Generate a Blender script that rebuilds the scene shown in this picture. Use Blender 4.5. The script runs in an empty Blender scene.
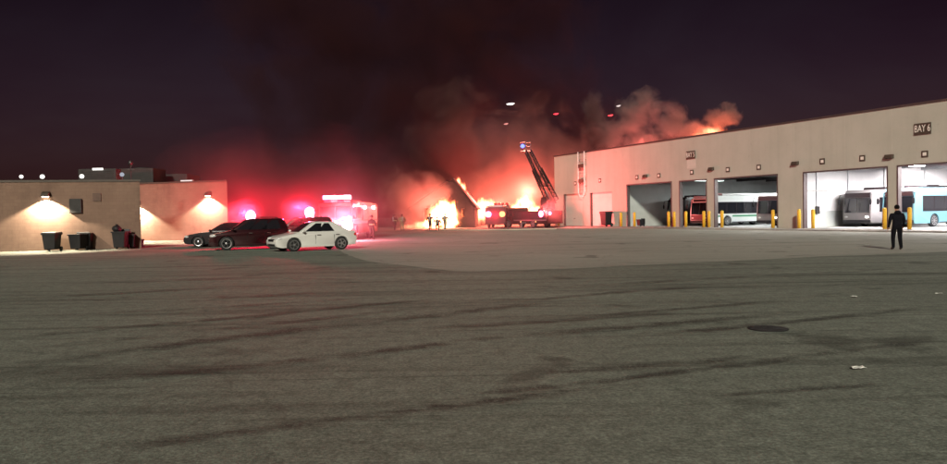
import bpy, bmesh, math, random
from mathutils import Vector, Matrix
R = math.radians
PI = math.pi
rng = random.Random(7)
scene = bpy.context.scene
COL = scene.collection

# ------------------------------------------------------------------ camera
F, CX, CY, CH = 720.0, 473.5, 232.0, 1.65
PITCH = math.atan(17.0 / F)
ROLL = R(0.97)
f_ = Vector((0, math.cos(PITCH), -math.sin(PITCH)))
r0 = Vector((1, 0, 0)); u0 = Vector((0, math.sin(PITCH), math.cos(PITCH)))
r_ = r0 * math.cos(ROLL) - u0 * math.sin(ROLL)
u_ = r0 * math.sin(ROLL) + u0 * math.cos(ROLL)
CAM = Vector((0, 0, CH))

def ray(px, py):
    return f_ * F + r_ * (px - CX) + u_ * (CY - py)
def G(px, py, z=0.0):
    d = ray(px, py); t = (z - CH) / d.z
    return CAM + d * t
def P(px, py, D):
    d = ray(px, py); return CAM + d * (D / d.y)

cam = bpy.data.cameras.new('camera')
cam.sensor_width = 36.0
cam.lens = F / 947.0 * 36.0
cam.clip_start = 0.1; cam.clip_end = 3000
camo = bpy.data.objects.new('camera', cam); COL.objects.link(camo)
m = Matrix((( r_.x, u_.x, -f_.x, 0), (r_.y, u_.y, -f_.y, 0), (r_.z, u_.z, -f_.z, CH), (0, 0, 0, 1)))
camo.matrix_world = m
scene.camera = camo

# ------------------------------------------------------------------ render settings
scene.render.engine = 'CYCLES'
cy = scene.cycles
cy.use_denoising = True
cy.max_bounces = 5; cy.diffuse_bounces = 3; cy.glossy_bounces = 3; cy.transmission_bounces = 3
cy.volume_bounces = 0; cy.transparent_max_bounces = 12
cy.sample_clamp_indirect = 3.0
cy.volume_step_rate = 1.0; cy.volume_max_steps = 96
cy.caustics_reflective = False; cy.caustics_refractive = False
vs = scene.view_settings
scene.display_settings.display_device = 'sRGB'
vs.view_transform = 'Standard'; vs.look = 'None'; vs.exposure = 0.0; vs.gamma = 1.0
vs.use_curve_mapping = False

# ------------------------------------------------------------------ materials
def node_mat(name):
    mt = bpy.data.materials.new(name); mt.use_nodes = True
    nt = mt.node_tree; nt.nodes.clear()
    out = nt.nodes.new('ShaderNodeOutputMaterial')
    return mt, nt, out

def ramp(nt, fac, stops, interp='LINEAR'):
    n = nt.nodes.new('ShaderNodeValToRGB'); n.color_ramp.interpolation = interp
    el = n.color_ramp.elements
    while len(el) < len(stops): el.new(0.5)
    for e, (p, c) in zip(el, stops):
        e.position = p; e.color = (c[0], c[1], c[2], 1) if len(c) == 3 else c
    nt.links.new(fac, n.inputs[0]); return n.outputs[0]

def noise(nt, scale, detail=4, rough=0.6, coord='Object', mapping=None, distort=0.0):
    tc = nt.nodes.new('ShaderNodeTexCoord'); v = tc.outputs[coord]
    if mapping:
        mp = nt.nodes.new('ShaderNodeMapping')
        if 'rot' in mapping: mp.inputs['Rotation'].default_value = mapping['rot']
        if 'scale' in mapping: mp.inputs['Scale'].default_value = mapping['scale']
        if 'loc' in mapping: mp.inputs['Location'].default_value = mapping['loc']
        nt.links.new(v, mp.inputs[0]); v = mp.outputs[0]
    n = nt.nodes.new('ShaderNodeTexNoise')
    n.inputs['Scale'].default_value = scale; n.inputs['Detail'].default_value = detail
    n.inputs['Roughness'].default_value = rough; n.inputs['Distortion'].default_value = distort
    nt.links.new(v, n.inputs['Vector'])
    return n.outputs[0]

def mixc(nt, fac, a, b, mode='MIX'):
    n = nt.nodes.new('ShaderNodeMix'); n.data_type = 'RGBA'; n.blend_type = mode
    for s, v in ((n.inputs[0], fac), (n.inputs[6], a), (n.inputs[7], b)):
        if isinstance(v, (int, float)): s.default_value = v
        elif isinstance(v, tuple): s.default_value = (v[0], v[1], v[2], 1)
        else: nt.links.new(v, s)
    return n.outputs[2]

def paint(name, col, rough=0.5, metal=0.0, var=0.18, scale=3.0, bump=0.0, spec=0.5, coat=0.0):
    mt, nt, out = node_mat(name)
    b = nt.nodes.new('ShaderNodeBsdfPrincipled')
    n = noise(nt, scale, 5, 0.65)
    lo = tuple(c * (1 - var) for c in col); hi = tuple(min(1, c * (1 + var)) for c in col)
    c = ramp(nt, n, [(0.3, lo), (0.7, hi)])
    nt.links.new(c, b.inputs['Base Color'])
    b.inputs['Roughness'].default_value = rough; b.inputs['Metallic'].default_value = metal
    b.inputs['Specular IOR Level'].default_value = spec
    b.inputs['Coat Weight'].default_value = coat
    if bump:
        n2 = noise(nt, scale * 8, 3, 0.6)
        bp = nt.nodes.new('ShaderNodeBump'); bp.inputs['Strength'].default_value = bump; bp.inputs['Distance'].default_value = 0.02
        nt.links.new(n2, bp.inputs['Height']); nt.links.new(bp.outputs[0], b.inputs['Normal'])
    nt.links.new(b.outputs[0], out.inputs[0])
    return mt

def emit(name, col, strength):
    mt, nt, out = node_mat(name)
    e = nt.nodes.new('ShaderNodeEmission'); e.inputs[0].default_value = (*col, 1); e.inputs[1].default_value = strength
    nt.links.new(e.outputs[0], out.inputs[0]); return mt

def smoke_mat(name, dens, col, scale, blobs, amp=1.1, width=.45, bias=0.0, aniso=0.3, stretch=(1, 1, 1), distort=0.3, detail=4, rate=1.0, rough=.55):
    """density = soft union of the blobs, its edge eaten into billows by noise"""
    mt, nt, out = node_mat(name)
    L = nt.links.new
    pv = nt.nodes.new('ShaderNodeVolumePrincipled')
    pv.inputs['Color'].default_value = (*col, 1); pv.inputs['Anisotropy'].default_value = aniso
    tc = nt.nodes.new('ShaderNodeTexCoord')
    best = None
    for c, r in blobs:
        r = (r, r, r) if isinstance(r, (int, float)) else r
        a = nt.nodes.new('ShaderNodeVectorMath'); a.operation = 'SUBTRACT'; a.inputs[1].default_value = tuple(c); L(tc.outputs['Object'], a.inputs[0])
        b = nt.nodes.new('ShaderNodeVectorMath'); b.operation = 'DIVIDE'; b.inputs[1].default_value = r; L(a.outputs[0], b.inputs[0])
        d = nt.nodes.new('ShaderNodeVectorMath'); d.operation = 'LENGTH'; L(b.outputs[0], d.inputs[0])
        if best is None: best = d.outputs['Value']
        else:
            mn = nt.nodes.new('ShaderNodeMath'); mn.operation = 'SMOOTH_MIN'; mn.inputs[2].default_value = .35
            L(best, mn.inputs[0]); L(d.outputs['Value'], mn.inputs[1]); best = mn.outputs[0]
    n = noise(nt, scale, detail, rough, 'Object', {'scale': stretch}, distort)
    k = nt.nodes.new('ShaderNodeMath'); k.operation = 'MULTIPLY_ADD'; k.inputs[1].default_value = amp * 2.2; k.inputs[2].default_value = 1.0 - amp * 1.1 + bias; L(n, k.inputs[0])
    q = nt.nodes.new('ShaderNodeMath'); q.operation = 'SUBTRACT'; L(k.outputs[0], q.inputs[0]); L(best, q.inputs[1])
    mr = nt.nodes.new('ShaderNodeMapRange'); mr.interpolation_type = 'SMOOTHSTEP'
    mr.inputs[1].default_value = 0.0; mr.inputs[2].default_value = width; mr.inputs[3].default_value = 0.0; mr.inputs[4].default_value = dens
    L(q.outputs[0], mr.inputs[0]); L(mr.outputs[0], pv.inputs['Density'])
    L(pv.outputs[0], out.inputs['Volume'])
    mt.cycles.volume_step_rate = rate
    return mt

# ------------------------------------------------------------------ mesh helper
class MB:
    def __init__(s): s.v = []; s.f = []
    def add(s, vs_, fs):
        o = len(s.v); s.v += [tuple(v) for v in vs_]; s.f += [tuple(i + o for i in f) for f in fs]; return s
    def box(s, x0, x1, y0, y1, z0, z1, M=None):
        vs_ = [Vector(p) for p in ((x0,y0,z0),(x1,y0,z0),(x1,y1,z0),(x0,y1,z0),(x0,y0,z1),(x1,y0,z1),(x1,y1,z1),(x0,y1,z1))]
        if M: vs_ = [M @ v for v in vs_]
        return s.add(vs_, [(0,3,2,1),(4,5,6,7),(0,1,5,4),(1,2,6,5),(2,3,7,6),(3,0,4,7)])
    def prism_y(s, pts, y0, y1):           # outline in x,z extruded along y
        n = len(pts)
        vs_ = [(x, y0, z) for x, z in pts] + [(x, y1, z) for x, z in pts]
        fs = [tuple(range(n)), tuple(range(2 * n - 1, n - 1, -1))]
        fs += [(i, i + n, (i + 1) % n + n, (i + 1) % n) for i in range(n)]
        return s.add(vs_, fs)
    def loft(s, rings, cap=True):
        n = len(rings[0]); vs_ = [p for r in rings for p in r]; fs = []
        for k in range(len(rings) - 1):
            for i in range(n):
                j = (i + 1) % n
                fs.append((k*n+i, k*n+j, (k+1)*n+j, (k+1)*n+i))
        if cap:
            fs.append(tuple(range(n - 1, -1, -1))); fs.append(tuple((len(rings)-1)*n + i for i in range(n)))
        return s.add(vs_, fs)
    def tube(s, pts, r, n=8):
        pts = [Vector(p) for p in pts]
        rr = r if isinstance(r, (list, tuple)) else [r] * len(pts)
        rings = []
        for i, p in enumerate(pts):
            d = (pts[min(i+1, len(pts)-1)] - pts[max(i-1, 0)]).normalized()
            a = Vector((0,0,1)) if abs(d.z) < 0.9 else Vector((1,0,0))
            x = d.cross(a).normalized(); y = d.cross(x)
            rings.append([p + (x*math.cos(2*PI*k/n) + y*math.sin(2*PI*k/n)) * rr[i] for k in range(n)])
        return s.loft(rings)
    def lathe(s, prof, axis='z', n=20, c=(0,0,0)):   # prof: (radius, height)
        rings = []
        for r, h in prof:
            ring = []
            for k in range(n):
                a = 2*PI*k/n; x, y = r*math.cos(a), r*math.sin(a)
                p = (x, y, h) if axis == 'z' else ((x, h, y) if axis == 'y' else (h, x, y))
                ring.append((p[0]+c[0], p[1]+c[1], p[2]+c[2]))
            rings.append(ring)
        return s.loft(rings)
    def ball(s, c, r, n=12, m_=8):
        r = (r, r, r) if isinstance(r, (int, float)) else r
        rings = []
        for k in range(1, m_):
            t = PI*k/m_
            rings.append([(c[0]+r[0]*math.sin(t)*math.cos(2*PI*i/n), c[1]+r[1]*math.sin(t)*math.sin(2*PI*i/n), c[2]-r[2]*math.cos(t)) for i in range(n)])
        o = len(s.v); s.loft(rings, True); return s
    def quad(s, a, b, c, d): return s.add([a, b, c, d], [(0,1,2,3)])
    def slab(s, a, b, c, d, t):             # quad with thickness t along its normal
        a, b, c, d = map(Vector, (a, b, c, d)); n = (b-a).cross(d-a).normalized() * t
        return s.add([a, b, c, d, a+n, b+n, c+n, d+n], [(0,3,2,1),(4,5,6,7),(0,1,5,4),(1,2,6,5),(2,3,7,6),(3,0,4,7)])
    def mesh(s, name):
        me = bpy.data.meshes.new(name); me.from_pydata(s.v, [], s.f)
        bm = bmesh.new(); bm.from_mesh(me); bmesh.ops.recalc_face_normals(bm, faces=bm.faces); bm.to_mesh(me); bm.free()
        me.update(); return me
    def build(s, name, mat=None, parent=None, smooth=False, bevel=0.0, seg=2, label=None):
        me = s.mesh(name); o = bpy.data.objects.new(name, me); COL.objects.link(o)
        if mat: me.materials.append(mat)
        if smooth:
            for p in me.polygons: p.use_smooth = True
        if bevel:
            b = o.modifiers.new('bevel', 'BEVEL'); b.width = bevel; b.segments = seg; b.limit_method = 'ANGLE'; b.angle_limit = R(35)
        if parent: o.parent = parent
        if label: o['label'] = label
        return o

def tag(o, label=None, cat=None, group=None, kind=None):
    if label: o['label'] = label
    if cat: o['category'] = cat
    if group: o['group'] = group
    if kind: o['kind'] = kind
    return o
def thing(name, loc, rz=0.0, label=None, cat=None, group=None):
    o = bpy.data.objects.new(name, None); COL.objects.link(o)
    o.location = loc; o.rotation_euler = (0, 0, rz); o.empty_display_size = 0.3
    return tag(o, label, cat, group)
def copy_tree(o, parent=None):
    c = o.copy(); COL.objects.link(c)
    if parent: c.parent = parent
    for ch in list(o.children): copy_tree(ch, c)
    return c
def part_copy(o, parent, loc, rz=0.0):
    c = o.copy(); COL.objects.link(c); c.parent = parent; c.location = loc; c.rotation_euler = (0, 0, rz)
    for ch in list(o.children): copy_tree(ch, c)
    return c
def lamp(name, typ, loc, col, power, radius=0.1, parent=None, **kw):
    l = bpy.data.lights.new(name, typ); l.color = col; l.energy = power
    if typ in ('POINT', 'SPOT'): l.shadow_soft_size = radius
    for k, v in kw.items(): setattr(l, k, v)
    o = bpy.data.objects.new(name, l); COL.objects.link(o); o.location = loc
    if parent: o.parent = parent
    return o

# ------------------------------------------------------------------ palette
M = {}
M['garage'] = None
def wall_mat():
    mt, nt, out = node_mat('painted_block_wall')
    b = nt.nodes.new('ShaderNodeBsdfPrincipled'); b.inputs['Roughness'].default_value = .8; b.inputs['Specular IOR Level'].default_value = .25
    n = noise(nt, .35, 5, .6); c = ramp(nt, n, [(.35, (.395, .390, .335)), (.65, (.440, .430, .375))])
    st = noise(nt, 1.3, 5, .65, 'Object', {'scale': (1, 1, .07)}); sr = ramp(nt, st, [(.36, (.86,)*3), (.50, (1.0,)*3), (.68, (1.05,)*3)])
    c = mixc(nt, .38, c, sr, 'MULTIPLY')
    sc = noise(nt, 3.2, 4, .7); sr2 = ramp(nt, sc, [(.32, (.88,)*3), (.42, (1.0,)*3)])
    c = mixc(nt, .7, c, sr2, 'MULTIPLY')
    nt.links.new(c, b.inputs['Base Color'])
    n2 = noise(nt, 6, 4, .7); bp = nt.nodes.new('ShaderNodeBump'); bp.inputs['Strength'].default_value = .15; bp.inputs['Distance'].default_value = .02
    nt.links.new(n2, bp.inputs['Height']); nt.links.new(bp.outputs[0], b.inputs['Normal'])
    nt.links.new(b.outputs[0], out.inputs[0]); return mt
M['garage'] = wall_mat()
M['coping'] = paint('metal_coping', (0.10, 0.09, 0.085), 0.5, 0.6)
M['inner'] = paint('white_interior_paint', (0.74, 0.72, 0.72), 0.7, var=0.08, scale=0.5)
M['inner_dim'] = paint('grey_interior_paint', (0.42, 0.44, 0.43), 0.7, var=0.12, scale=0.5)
M['slab'] = paint('shop_floor', (0.42, 0.42, 0.42), 0.35, var=0.15, scale=0.8)
M['reveal'] = paint('dark_steel_and_recess_shade', (0.09, 0.065, 0.065), 0.5, 0.2)
M['door'] = paint('overhead_door_paint', (0.58, 0.53, 0.48), 0.5, var=0.06, scale=1.0)
M['brick'] = None
M['yellow'] = paint('yellow_bollard_paint', (0.72, 0.42, 0.035), 0.45, var=0.15, scale=6)
M['cap'] = paint('bollard_cap_paint', (0.60, 0.36, 0.04), 0.6, var=0.2, scale=6)
M['black_plastic'] = paint('black_plastic', (0.011, 0.010, 0.012), 0.6, var=0.2, spec=.3)
M['dark_metal'] = paint('dark_metal', (0.05, 0.048, 0.05), 0.45, 0.6)
M['joint_pale'] = paint('pale_filler_panel', (.50, .48, .43), .8, var=.06)
M['unit'] = paint('silhouette_unit_casing', (0.022, 0.019, 0.019), 0.7, 0.1, var=.3)  # near black: silhouette shade of the roof units put into the colour
M['grey_metal'] = paint('galvanised_metal', (0.38, 0.38, 0.39), 0.4, 0.7)
M['white_metal'] = paint('white_painted_metal', (0.72, 0.70, 0.68), 0.45)
M['sign_dark'] = paint('sign_dark_brown', (0.055, 0.04, 0.03), 0.6)
M['sign_light'] = paint('sign_pale_letters', (0.72, 0.68, 0.62), 0.6)
M['glass'] = paint('dark_glass', (0.012, 0.012, 0.015), 0.06, 0.0, var=0.1, spec=0.7)
M['tyre'] = paint('tyre_rubber', (0.018, 0.018, 0.019), 0.8)
M['rim'] = paint('alloy_rim', (0.60, 0.60, 0.61), 0.28, 0.8, var=0.05)
M['chrome'] = paint('chrome', (0.7, 0.7, 0.7), 0.15, 1.0, var=0.03)
M['lens'] = paint('clear_lens', (0.75, 0.75, 0.75), 0.12, 0.3, var=0.05)
M['tail'] = paint('red_tail_lens', (0.45, 0.01, 0.012), 0.2)
M['silver'] = paint('silver_car_paint', (0.80, 0.79, 0.76), 0.28, 0.2, var=0.03, coat=0.6)
M['blackcar'] = paint('black_car_paint', (0.020, 0.020, 0.023), 0.18, 0.1, var=0.06, coat=0.7)
M['maroon'] = paint('dark_maroon_car_paint', (0.024, 0.005, 0.007), 0.2, 0.1, var=0.06, coat=0.7)
M['navy'] = paint('dark_blue_car_paint', (0.02, 0.024, 0.04), 0.2, 0.1, var=0.06, coat=0.7)
M['truckred'] = paint('fire_engine_red', (0.42, 0.014, 0.014), 0.28, 0.0, var=0.06, coat=0.5)
M['truckdark'] = paint('fire_truck_red_painted_shade', (0.022, 0.004, 0.004), 0.4, 0.0, var=0.1)  # backlit darkness of the far trucks put into the red
M['truckwhite'] = paint('fire_engine_white', (0.72, 0.70, 0.68), 0.35, 0.0, var=0.05)
M['diamond'] = paint('diamond_plate', (0.45, 0.45, 0.46), 0.35, 0.8, var=0.1, scale=12)
M['char'] = paint('charred_timber', (0.016, 0.012, 0.012), 0.9, var=0.5, scale=2.0)
M['skin'] = paint('skin', (0.32, 0.18, 0.12), 0.6, var=0.06)
M['hoodie'] = paint('dark_hooded_top', (0.008, 0.0075, 0.011), 0.95, var=0.25, scale=9, spec=.1)
M['trousers'] = paint('dark_trousers', (0.006, 0.006, 0.008), 0.95, var=0.25, scale=9, spec=.1)
M['shoes'] = paint('dark_shoes', (0.012, 0.011, 0.012), 0.6)
M['hair'] = paint('dark_hair', (0.005, 0.004, 0.004), 0.95, spec=.1)
M['turnout'] = paint('turnout_coat', (0.035, 0.028, 0.022), 0.9, var=0.3, scale=8)
M['turnout_tan'] = paint('tan_turnout_coat', (0.34, 0.27, 0.16), 0.9, var=0.2, scale=8)
M['reflect'] = paint('reflective_band', (0.65, 0.66, 0.35), 0.4)
M['helmet'] = paint('fire_helmet', (0.03, 0.025, 0.022), 0.4)
M['buswhite'] = paint('bus_white_paint', (0.72, 0.74, 0.73), 0.35, var=0.04, scale=1)
M['busgrey'] = paint('bus_grey_paint', (0.24, 0.225, 0.225), 0.35, var=0.06, scale=1)
M['busblue'] = paint('bus_pale_blue_paint', (0.12, 0.27, 0.32), 0.35, var=0.04, scale=1)
M['busgreen'] = paint('bus_green_band', (0.05, 0.26, 0.13), 0.35, var=0.05, scale=1)
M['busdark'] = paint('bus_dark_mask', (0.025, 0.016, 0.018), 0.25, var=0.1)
M['busmask_redlit'] = paint('bus_mask_red_reflection', (0.026, 0.010, 0.010), 0.3, var=0.1)  # red light reflected on the bus fronts is mixed into this paint
M['litter'] = paint('white_paper', (0.75, 0.74, 0.7), 0.8, var=0.04)
M['hose'] = paint('pale_fire_hose', (0.55, 0.5, 0.38), 0.8, var=0.1)
M['e_warm'] = emit('warm_lamp_lens', (1.0, 0.88, 0.66), 26)
M['e_globe'] = emit('globe_lamp_lens', (1.0, 0.95, 0.88), 2.2)
M['e_dimglobe'] = emit('dim_globe_lens', (0.8, 0.85, 1.0), 0.5)
M['e_red'] = emit('red_beacon_lens', (1.0, 0.10, 0.22), 30)
M['e_pink'] = emit('pink_white_beacon_lens', (1.0, 0.55, 0.72), 24)
M['e_white'] = emit('white_scene_light_lens', (1.0, 0.86, 0.90), 40)
M['e_blue'] = emit('blue_beacon_lens', (0.10, 0.14, 1.0), 5)
M['e_tube'] = emit('bright_shop_light', (1.0, 0.95, 0.96), 230)
M['e_dim'] = emit('dim_shop_light', (0.95, 1.0, 0.98), 150.0)
M['e_faint'] = emit('faint_shop_light', (0.8, 1.0, 0.92), 5.0)
M['e_orange'] = emit('orange_marker_lens', (1.0, 0.30, 0.10), 5)
M['e_headl'] = emit('lit_bus_lamp', (1.0, 0.9, 0.85), 6)
M['e_sign'] = emit('lit_sign_border', (1.0, 0.30, 0.25), 0.7)

# ------------------------------------------------------------------ world and sun
SUN_EL, SUN_DIR = R(25), Vector((0.16, 0.987, 0))       # light travels along SUN_DIR
w = bpy.data.worlds.new('World'); scene.world = w; w.use_nodes = True
nt = w.node_tree; nt.nodes.clear()
wo = nt.nodes.new('ShaderNodeOutputWorld'); bg = nt.nodes.new('ShaderNodeBackground')
sky = nt.nodes.new('ShaderNodeTexSky'); sky.sky_type = 'NISHITA'; sky.sun_disc = False
sky.sun_elevation = SUN_EL
sky.sun_rotation = math.atan2(-SUN_DIR.x, -SUN_DIR.y)
sky.dust_density = 3.0
cl = noise(nt, 2.2, 5, 0.55, 'Generated', {'scale': (1, 1, 2.2)}, 0.6)
clr = ramp(nt, cl, [(0.3, (0.86, 0.26, 0.37)), (0.72, (1.20, 0.50, 0.58))])
mx = mixc(nt, 1.0, sky.outputs[0], clr, 'MULTIPLY')
tcw = nt.nodes.new('ShaderNodeTexCoord'); spw = nt.nodes.new('ShaderNodeSeparateXYZ'); nt.links.new(tcw.outputs['Generated'], spw.inputs[0])
grd = ramp(nt, spw.outputs[2], [(0.0, (1.95, 2.05, 2.0)), (0.10, (1.4, 1.45, 1.42)), (0.30, (0.70, 0.68, 0.68))])
mx = mixc(nt, 1.0, mx, grd, 'MULTIPLY')
nt.links.new(mx, bg.inputs[0]); bg.inputs[1].default_value = 0.0064
nt.links.new(bg.outputs[0], wo.inputs[0])

sun = bpy.data.lights.new('sun', 'SUN'); sun.energy = 3.4; sun.angle = R(5); sun.color = (1.0, 0.965, 0.80)
so = bpy.data.objects.new('sun', sun); COL.objects.link(so); so.location = (-8, -30, 25)
dv = Vector((SUN_DIR.x * math.cos(SUN_EL), SUN_DIR.y * math.cos(SUN_EL), -math.sin(SUN_EL)))
so.rotation_euler = dv.to_track_quat('-Z', 'Y').to_euler()

# ------------------------------------------------------------------ ground
def ground_mat(name, lo, hi, streak, grain=0.35):
    mt, nt, out = node_mat(name)
    b = nt.nodes.new('ShaderNodeBsdfPrincipled'); b.inputs['Specular IOR Level'].default_value = 0.25
    big = noise(nt, 0.10, 5, 0.6)
    c = ramp(nt, big, [(0.30, lo), (0.70, hi)])
    # wear running along the lanes
    st = noise(nt, 0.42, 6, 0.62, 'Object', {'rot': (0, 0, R(-19)), 'scale': (0.16, 1.9, 1)}, 0.35)
    sr = ramp(nt, st, [(0.36, (0.60,)*3), (0.47, (1.0,)*3), (0.55, (1.0,)*3), (0.68, (1.18,)*3)])
    c = mixc(nt, streak, c, sr, 'MULTIPLY')
    st2 = noise(nt, 0.9, 5, 0.7, 'Object', {'rot': (0, 0, R(-24)), 'scale': (0.10, 2.6, 1), 'loc': (3, 7, 0)}, 0.5)
    sr2 = ramp(nt, st2, [(0.38, (0.58,)*3), (0.46, (1.0,)*3)])
    c = mixc(nt, streak * 0.8, c, sr2, 'MULTIPLY')
    # blotches of oil
    ol = noise(nt, 0.55, 3, 0.5, 'Object', {'loc': (11, 3, 0)}, 0.4)
    olr = ramp(nt, ol, [(0.31, (0.50,)*3), (0.37, (1.0,)*3)])
    c = mixc(nt, 0.8, c, olr, 'MULTIPLY')
    # hairline cracks
    tcv = nt.nodes.new('ShaderNodeTexCoord'); nzv = nt.nodes.new('ShaderNodeTexNoise'); nzv.inputs['Scale'].default_value = .9; nzv.inputs['Detail'].default_value = 5
    nt.links.new(tcv.outputs['Object'], nzv.inputs['Vector'])
    wv = nt.nodes.new('ShaderNodeVectorMath'); wv.operation = 'MULTIPLY_ADD'; wv.inputs[1].default_value = (1.6, 1.6, 0)
    nt.links.new(nzv.outputs[1], wv.inputs[0]); nt.links.new(tcv.outputs['Object'], wv.inputs[2])
    vo = nt.nodes.new('ShaderNodeTexVoronoi'); vo.feature = 'DISTANCE_TO_EDGE'; vo.inputs['Scale'].default_value = .16
    nt.links.new(wv.outputs[0], vo.inputs['Vector'])
    ck = ramp(nt, vo.outputs['Distance'], [(0.0, (0.35,)*3), (0.004, (0.8,)*3), (0.010, (1.0,)*3)])
    c = mixc(nt, 0.32, c, ck, 'MULTIPLY')
    # aggregate
    ag = noise(nt, 26, 3, 0.8)
    agr = ramp(nt, ag, [(0.36, (0.40,)*3), (0.50, (1.0,)*3), (0.64, (1.9,)*3)])
    c = mixc(nt, grain, c, agr, 'MULTIPLY')
    ag3 = noise(nt, 5.0, 4, 0.75)
    agr3 = ramp(nt, ag3, [(0.36, (0.62,)*3), (0.64, (1.40,)*3)])
    c = mixc(nt, grain, c, agr3, 'MULTIPLY')
    nt.links.new(c, b.inputs['Base Color'])
    b.inputs['Roughness'].default_value = 0.85
    bp = nt.nodes.new('ShaderNodeBump'); bp.inputs['Strength'].default_value = 0.5; bp.inputs['Distance'].default_value = 0.02
    ag2 = noise(nt, 38, 3, 0.7)
    nt.links.new(ag2, bp.inputs['Height']); nt.links.new(bp.outputs[0], b.inputs['Normal'])
    nt.links.new(b.outputs[0], out.inputs[0]); return mt
M['asphalt'] = ground_mat('old_asphalt', (0.146, 0.161, 0.136), (0.196, 0.214, 0.182), 0.85, 0.52)
M['concrete'] = ground_mat('pale_paving', (0.265, 0.266, 0.230), (0.325, 0.322, 0.285), 0.35, 0.2)
M['apron'] = ground_mat('bay_apron', (0.20, 0.185, 0.165), (0.27, 0.25, 0.225), 0.2, 0.25)

g = MB(); S_ = 900
g.add([(-S_, -60, 0), (S_, -60, 0), (S_, S_, 0), (-S_, S_, 0)], [(0, 1, 2, 3)])
tag(g.build('ground', M['asphalt']), kind='structure')

# ------------------------------------------------------------------ garage frame (local x along the front, y inward)
A_ = G(555, 226.7); B_ = G(945, 231.5)
A_.z = 0; B_.z = 0
U = (B_ - A_).normalized(); N = Vector((-U.y, U.x, 0))           # inward
GR = math.atan2(U.y, U.x)
def WS(px, py, d=0.0):
    """pixel -> (along-wall distance, height) on the wall plane pushed d inward"""
    o = A_ + N * d; q = ray(px, py); t = (o - CAM).dot(N) / q.dot(N)
    p = CAM + q * t; return (p - A_).dot(U), p.z
def GW(s, d, z=0.0):
    return A_ + U * s + N * d + Vector((0, 0, z))
def SX(px, py=215): return WS(px, py)[0]
LEN = SX(945); LEN2 = LEN + 26
H = 0.5 * (WS(555, 155)[1] + WS(945, 104)[1])
print('garage', A_, B_, 'H', WS(555, 155), WS(945, 104), 'left x', SX(555))

# paving sheet between lot and garage
edge_px = [(338, 249.5), (344, 252.5), (352, 256.5), (362, 260), (380, 263), (405, 265.5), (432, 268.5), (452, 271.2), (475, 271.8), (520, 270.4), (590, 267.6), (700, 262.6), (820, 256.8), (945, 252), (1060, 248.5)]
front = []
for i in range(len(edge_px) - 1):
    a, b_ = G(*edge_px[i]), G(*edge_px[i+1]); n_ = max(2, int((b_ - a).length / 0.8))
    for k in range(n_):
        p = a.lerp(b_, k / n_); front.append((p.x + rng.uniform(-.06, .06), p.y + rng.uniform(-.10, .10)))
back = [GW(LEN2, -2.9), GW(-3, -2.9), G(505, 229.5), G(380, 232), G(352, 240)]
pts = front + [(p.x, p.y) for p in back]
me = bpy.data.meshes.new('pavement'); bm = bmesh.new()
vsb = [bm.verts.new((x, y, 0.004)) for x, y in pts]; bm.faces.new(vsb); bmesh.ops.recalc_face_normals(bm, faces=bm.faces)
if bm.faces[:][0].normal.z < 0: bmesh.ops.reverse_faces(bm, faces=bm.faces)
bm.to_mesh(me); bm.free(); me.materials.append(M['concrete'])
o = bpy.data.objects.new('pavement', me); COL.objects.link(o); tag(o, kind='structure')

# raised concrete pad in front of the bays, with a kerb face
groot = thing('garage_building', A_, GR, 'long pale bus garage with open lit bays along its front', 'building')
k = MB()
prof = [(-2.9, 0.0), (-2.88, 0.10), (-2.80, 0.12), (-0.02, 0.12), (-0.02, 0.0)]
k.loft([[(s, d, z) for d, z in prof] for s in (-2.0, LEN2)])
pad = k.build('apron_kerb', M['apron']); pad.location = A_; pad.rotation_euler = (0, 0, GR); tag(pad, kind='structure')
FL = 0.13   # shop floor height

# openings (pixel left, pixel right, pixel top at left, kind)
OPEN = [(563.5, 582.5, 189.3, 'door'), (590.0, 612.0, 187.2, 'door'), (626.5, 672.0, 183.6, 'open'), (679.0, 707.0, 181.4, 'open'),
        (714.0, 778.0, 178.5, 'open'), (803.0, 888.0, 171.5, 'open'), (897.0, 985.0, 166.0, 'open')]
ops = []
for x0, x1, yt, kd in OPEN:
    s0, zt = WS(x0, yt); s1 = SX(x1, 200)
    ops.append((s0, s1, zt, kd))
print([tuple(round(v, 2) if not isinstance(v, str) else v for v in o) for o in ops])
big = sum(o[2] for o in ops if o[3] == 'open') / 5
ops = [(a, b, (big if kd == 'open' else 4.0), kd) for a, b, c, kd in ops]
ops.append((ops[-1][1] + 1.3, ops[-1][1] + 7, big, 'open'))
SLF = SX(555)
TH = 0.35
wb = MB()
br = [SLF]
for a, b, c, kd in ops: br += [a, b]
br.append(LEN2)
for i in range(len(br) - 1):
    a, b = br[i], br[i+1]
    z0 = 0.0
    isop = (i % 2 == 1)
    if isop: z0 = ops[i // 2][2]
    wb.box(a, b, 0, TH, z0, H)
wall = wb.build('wall', M['garage'], groot)
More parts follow.
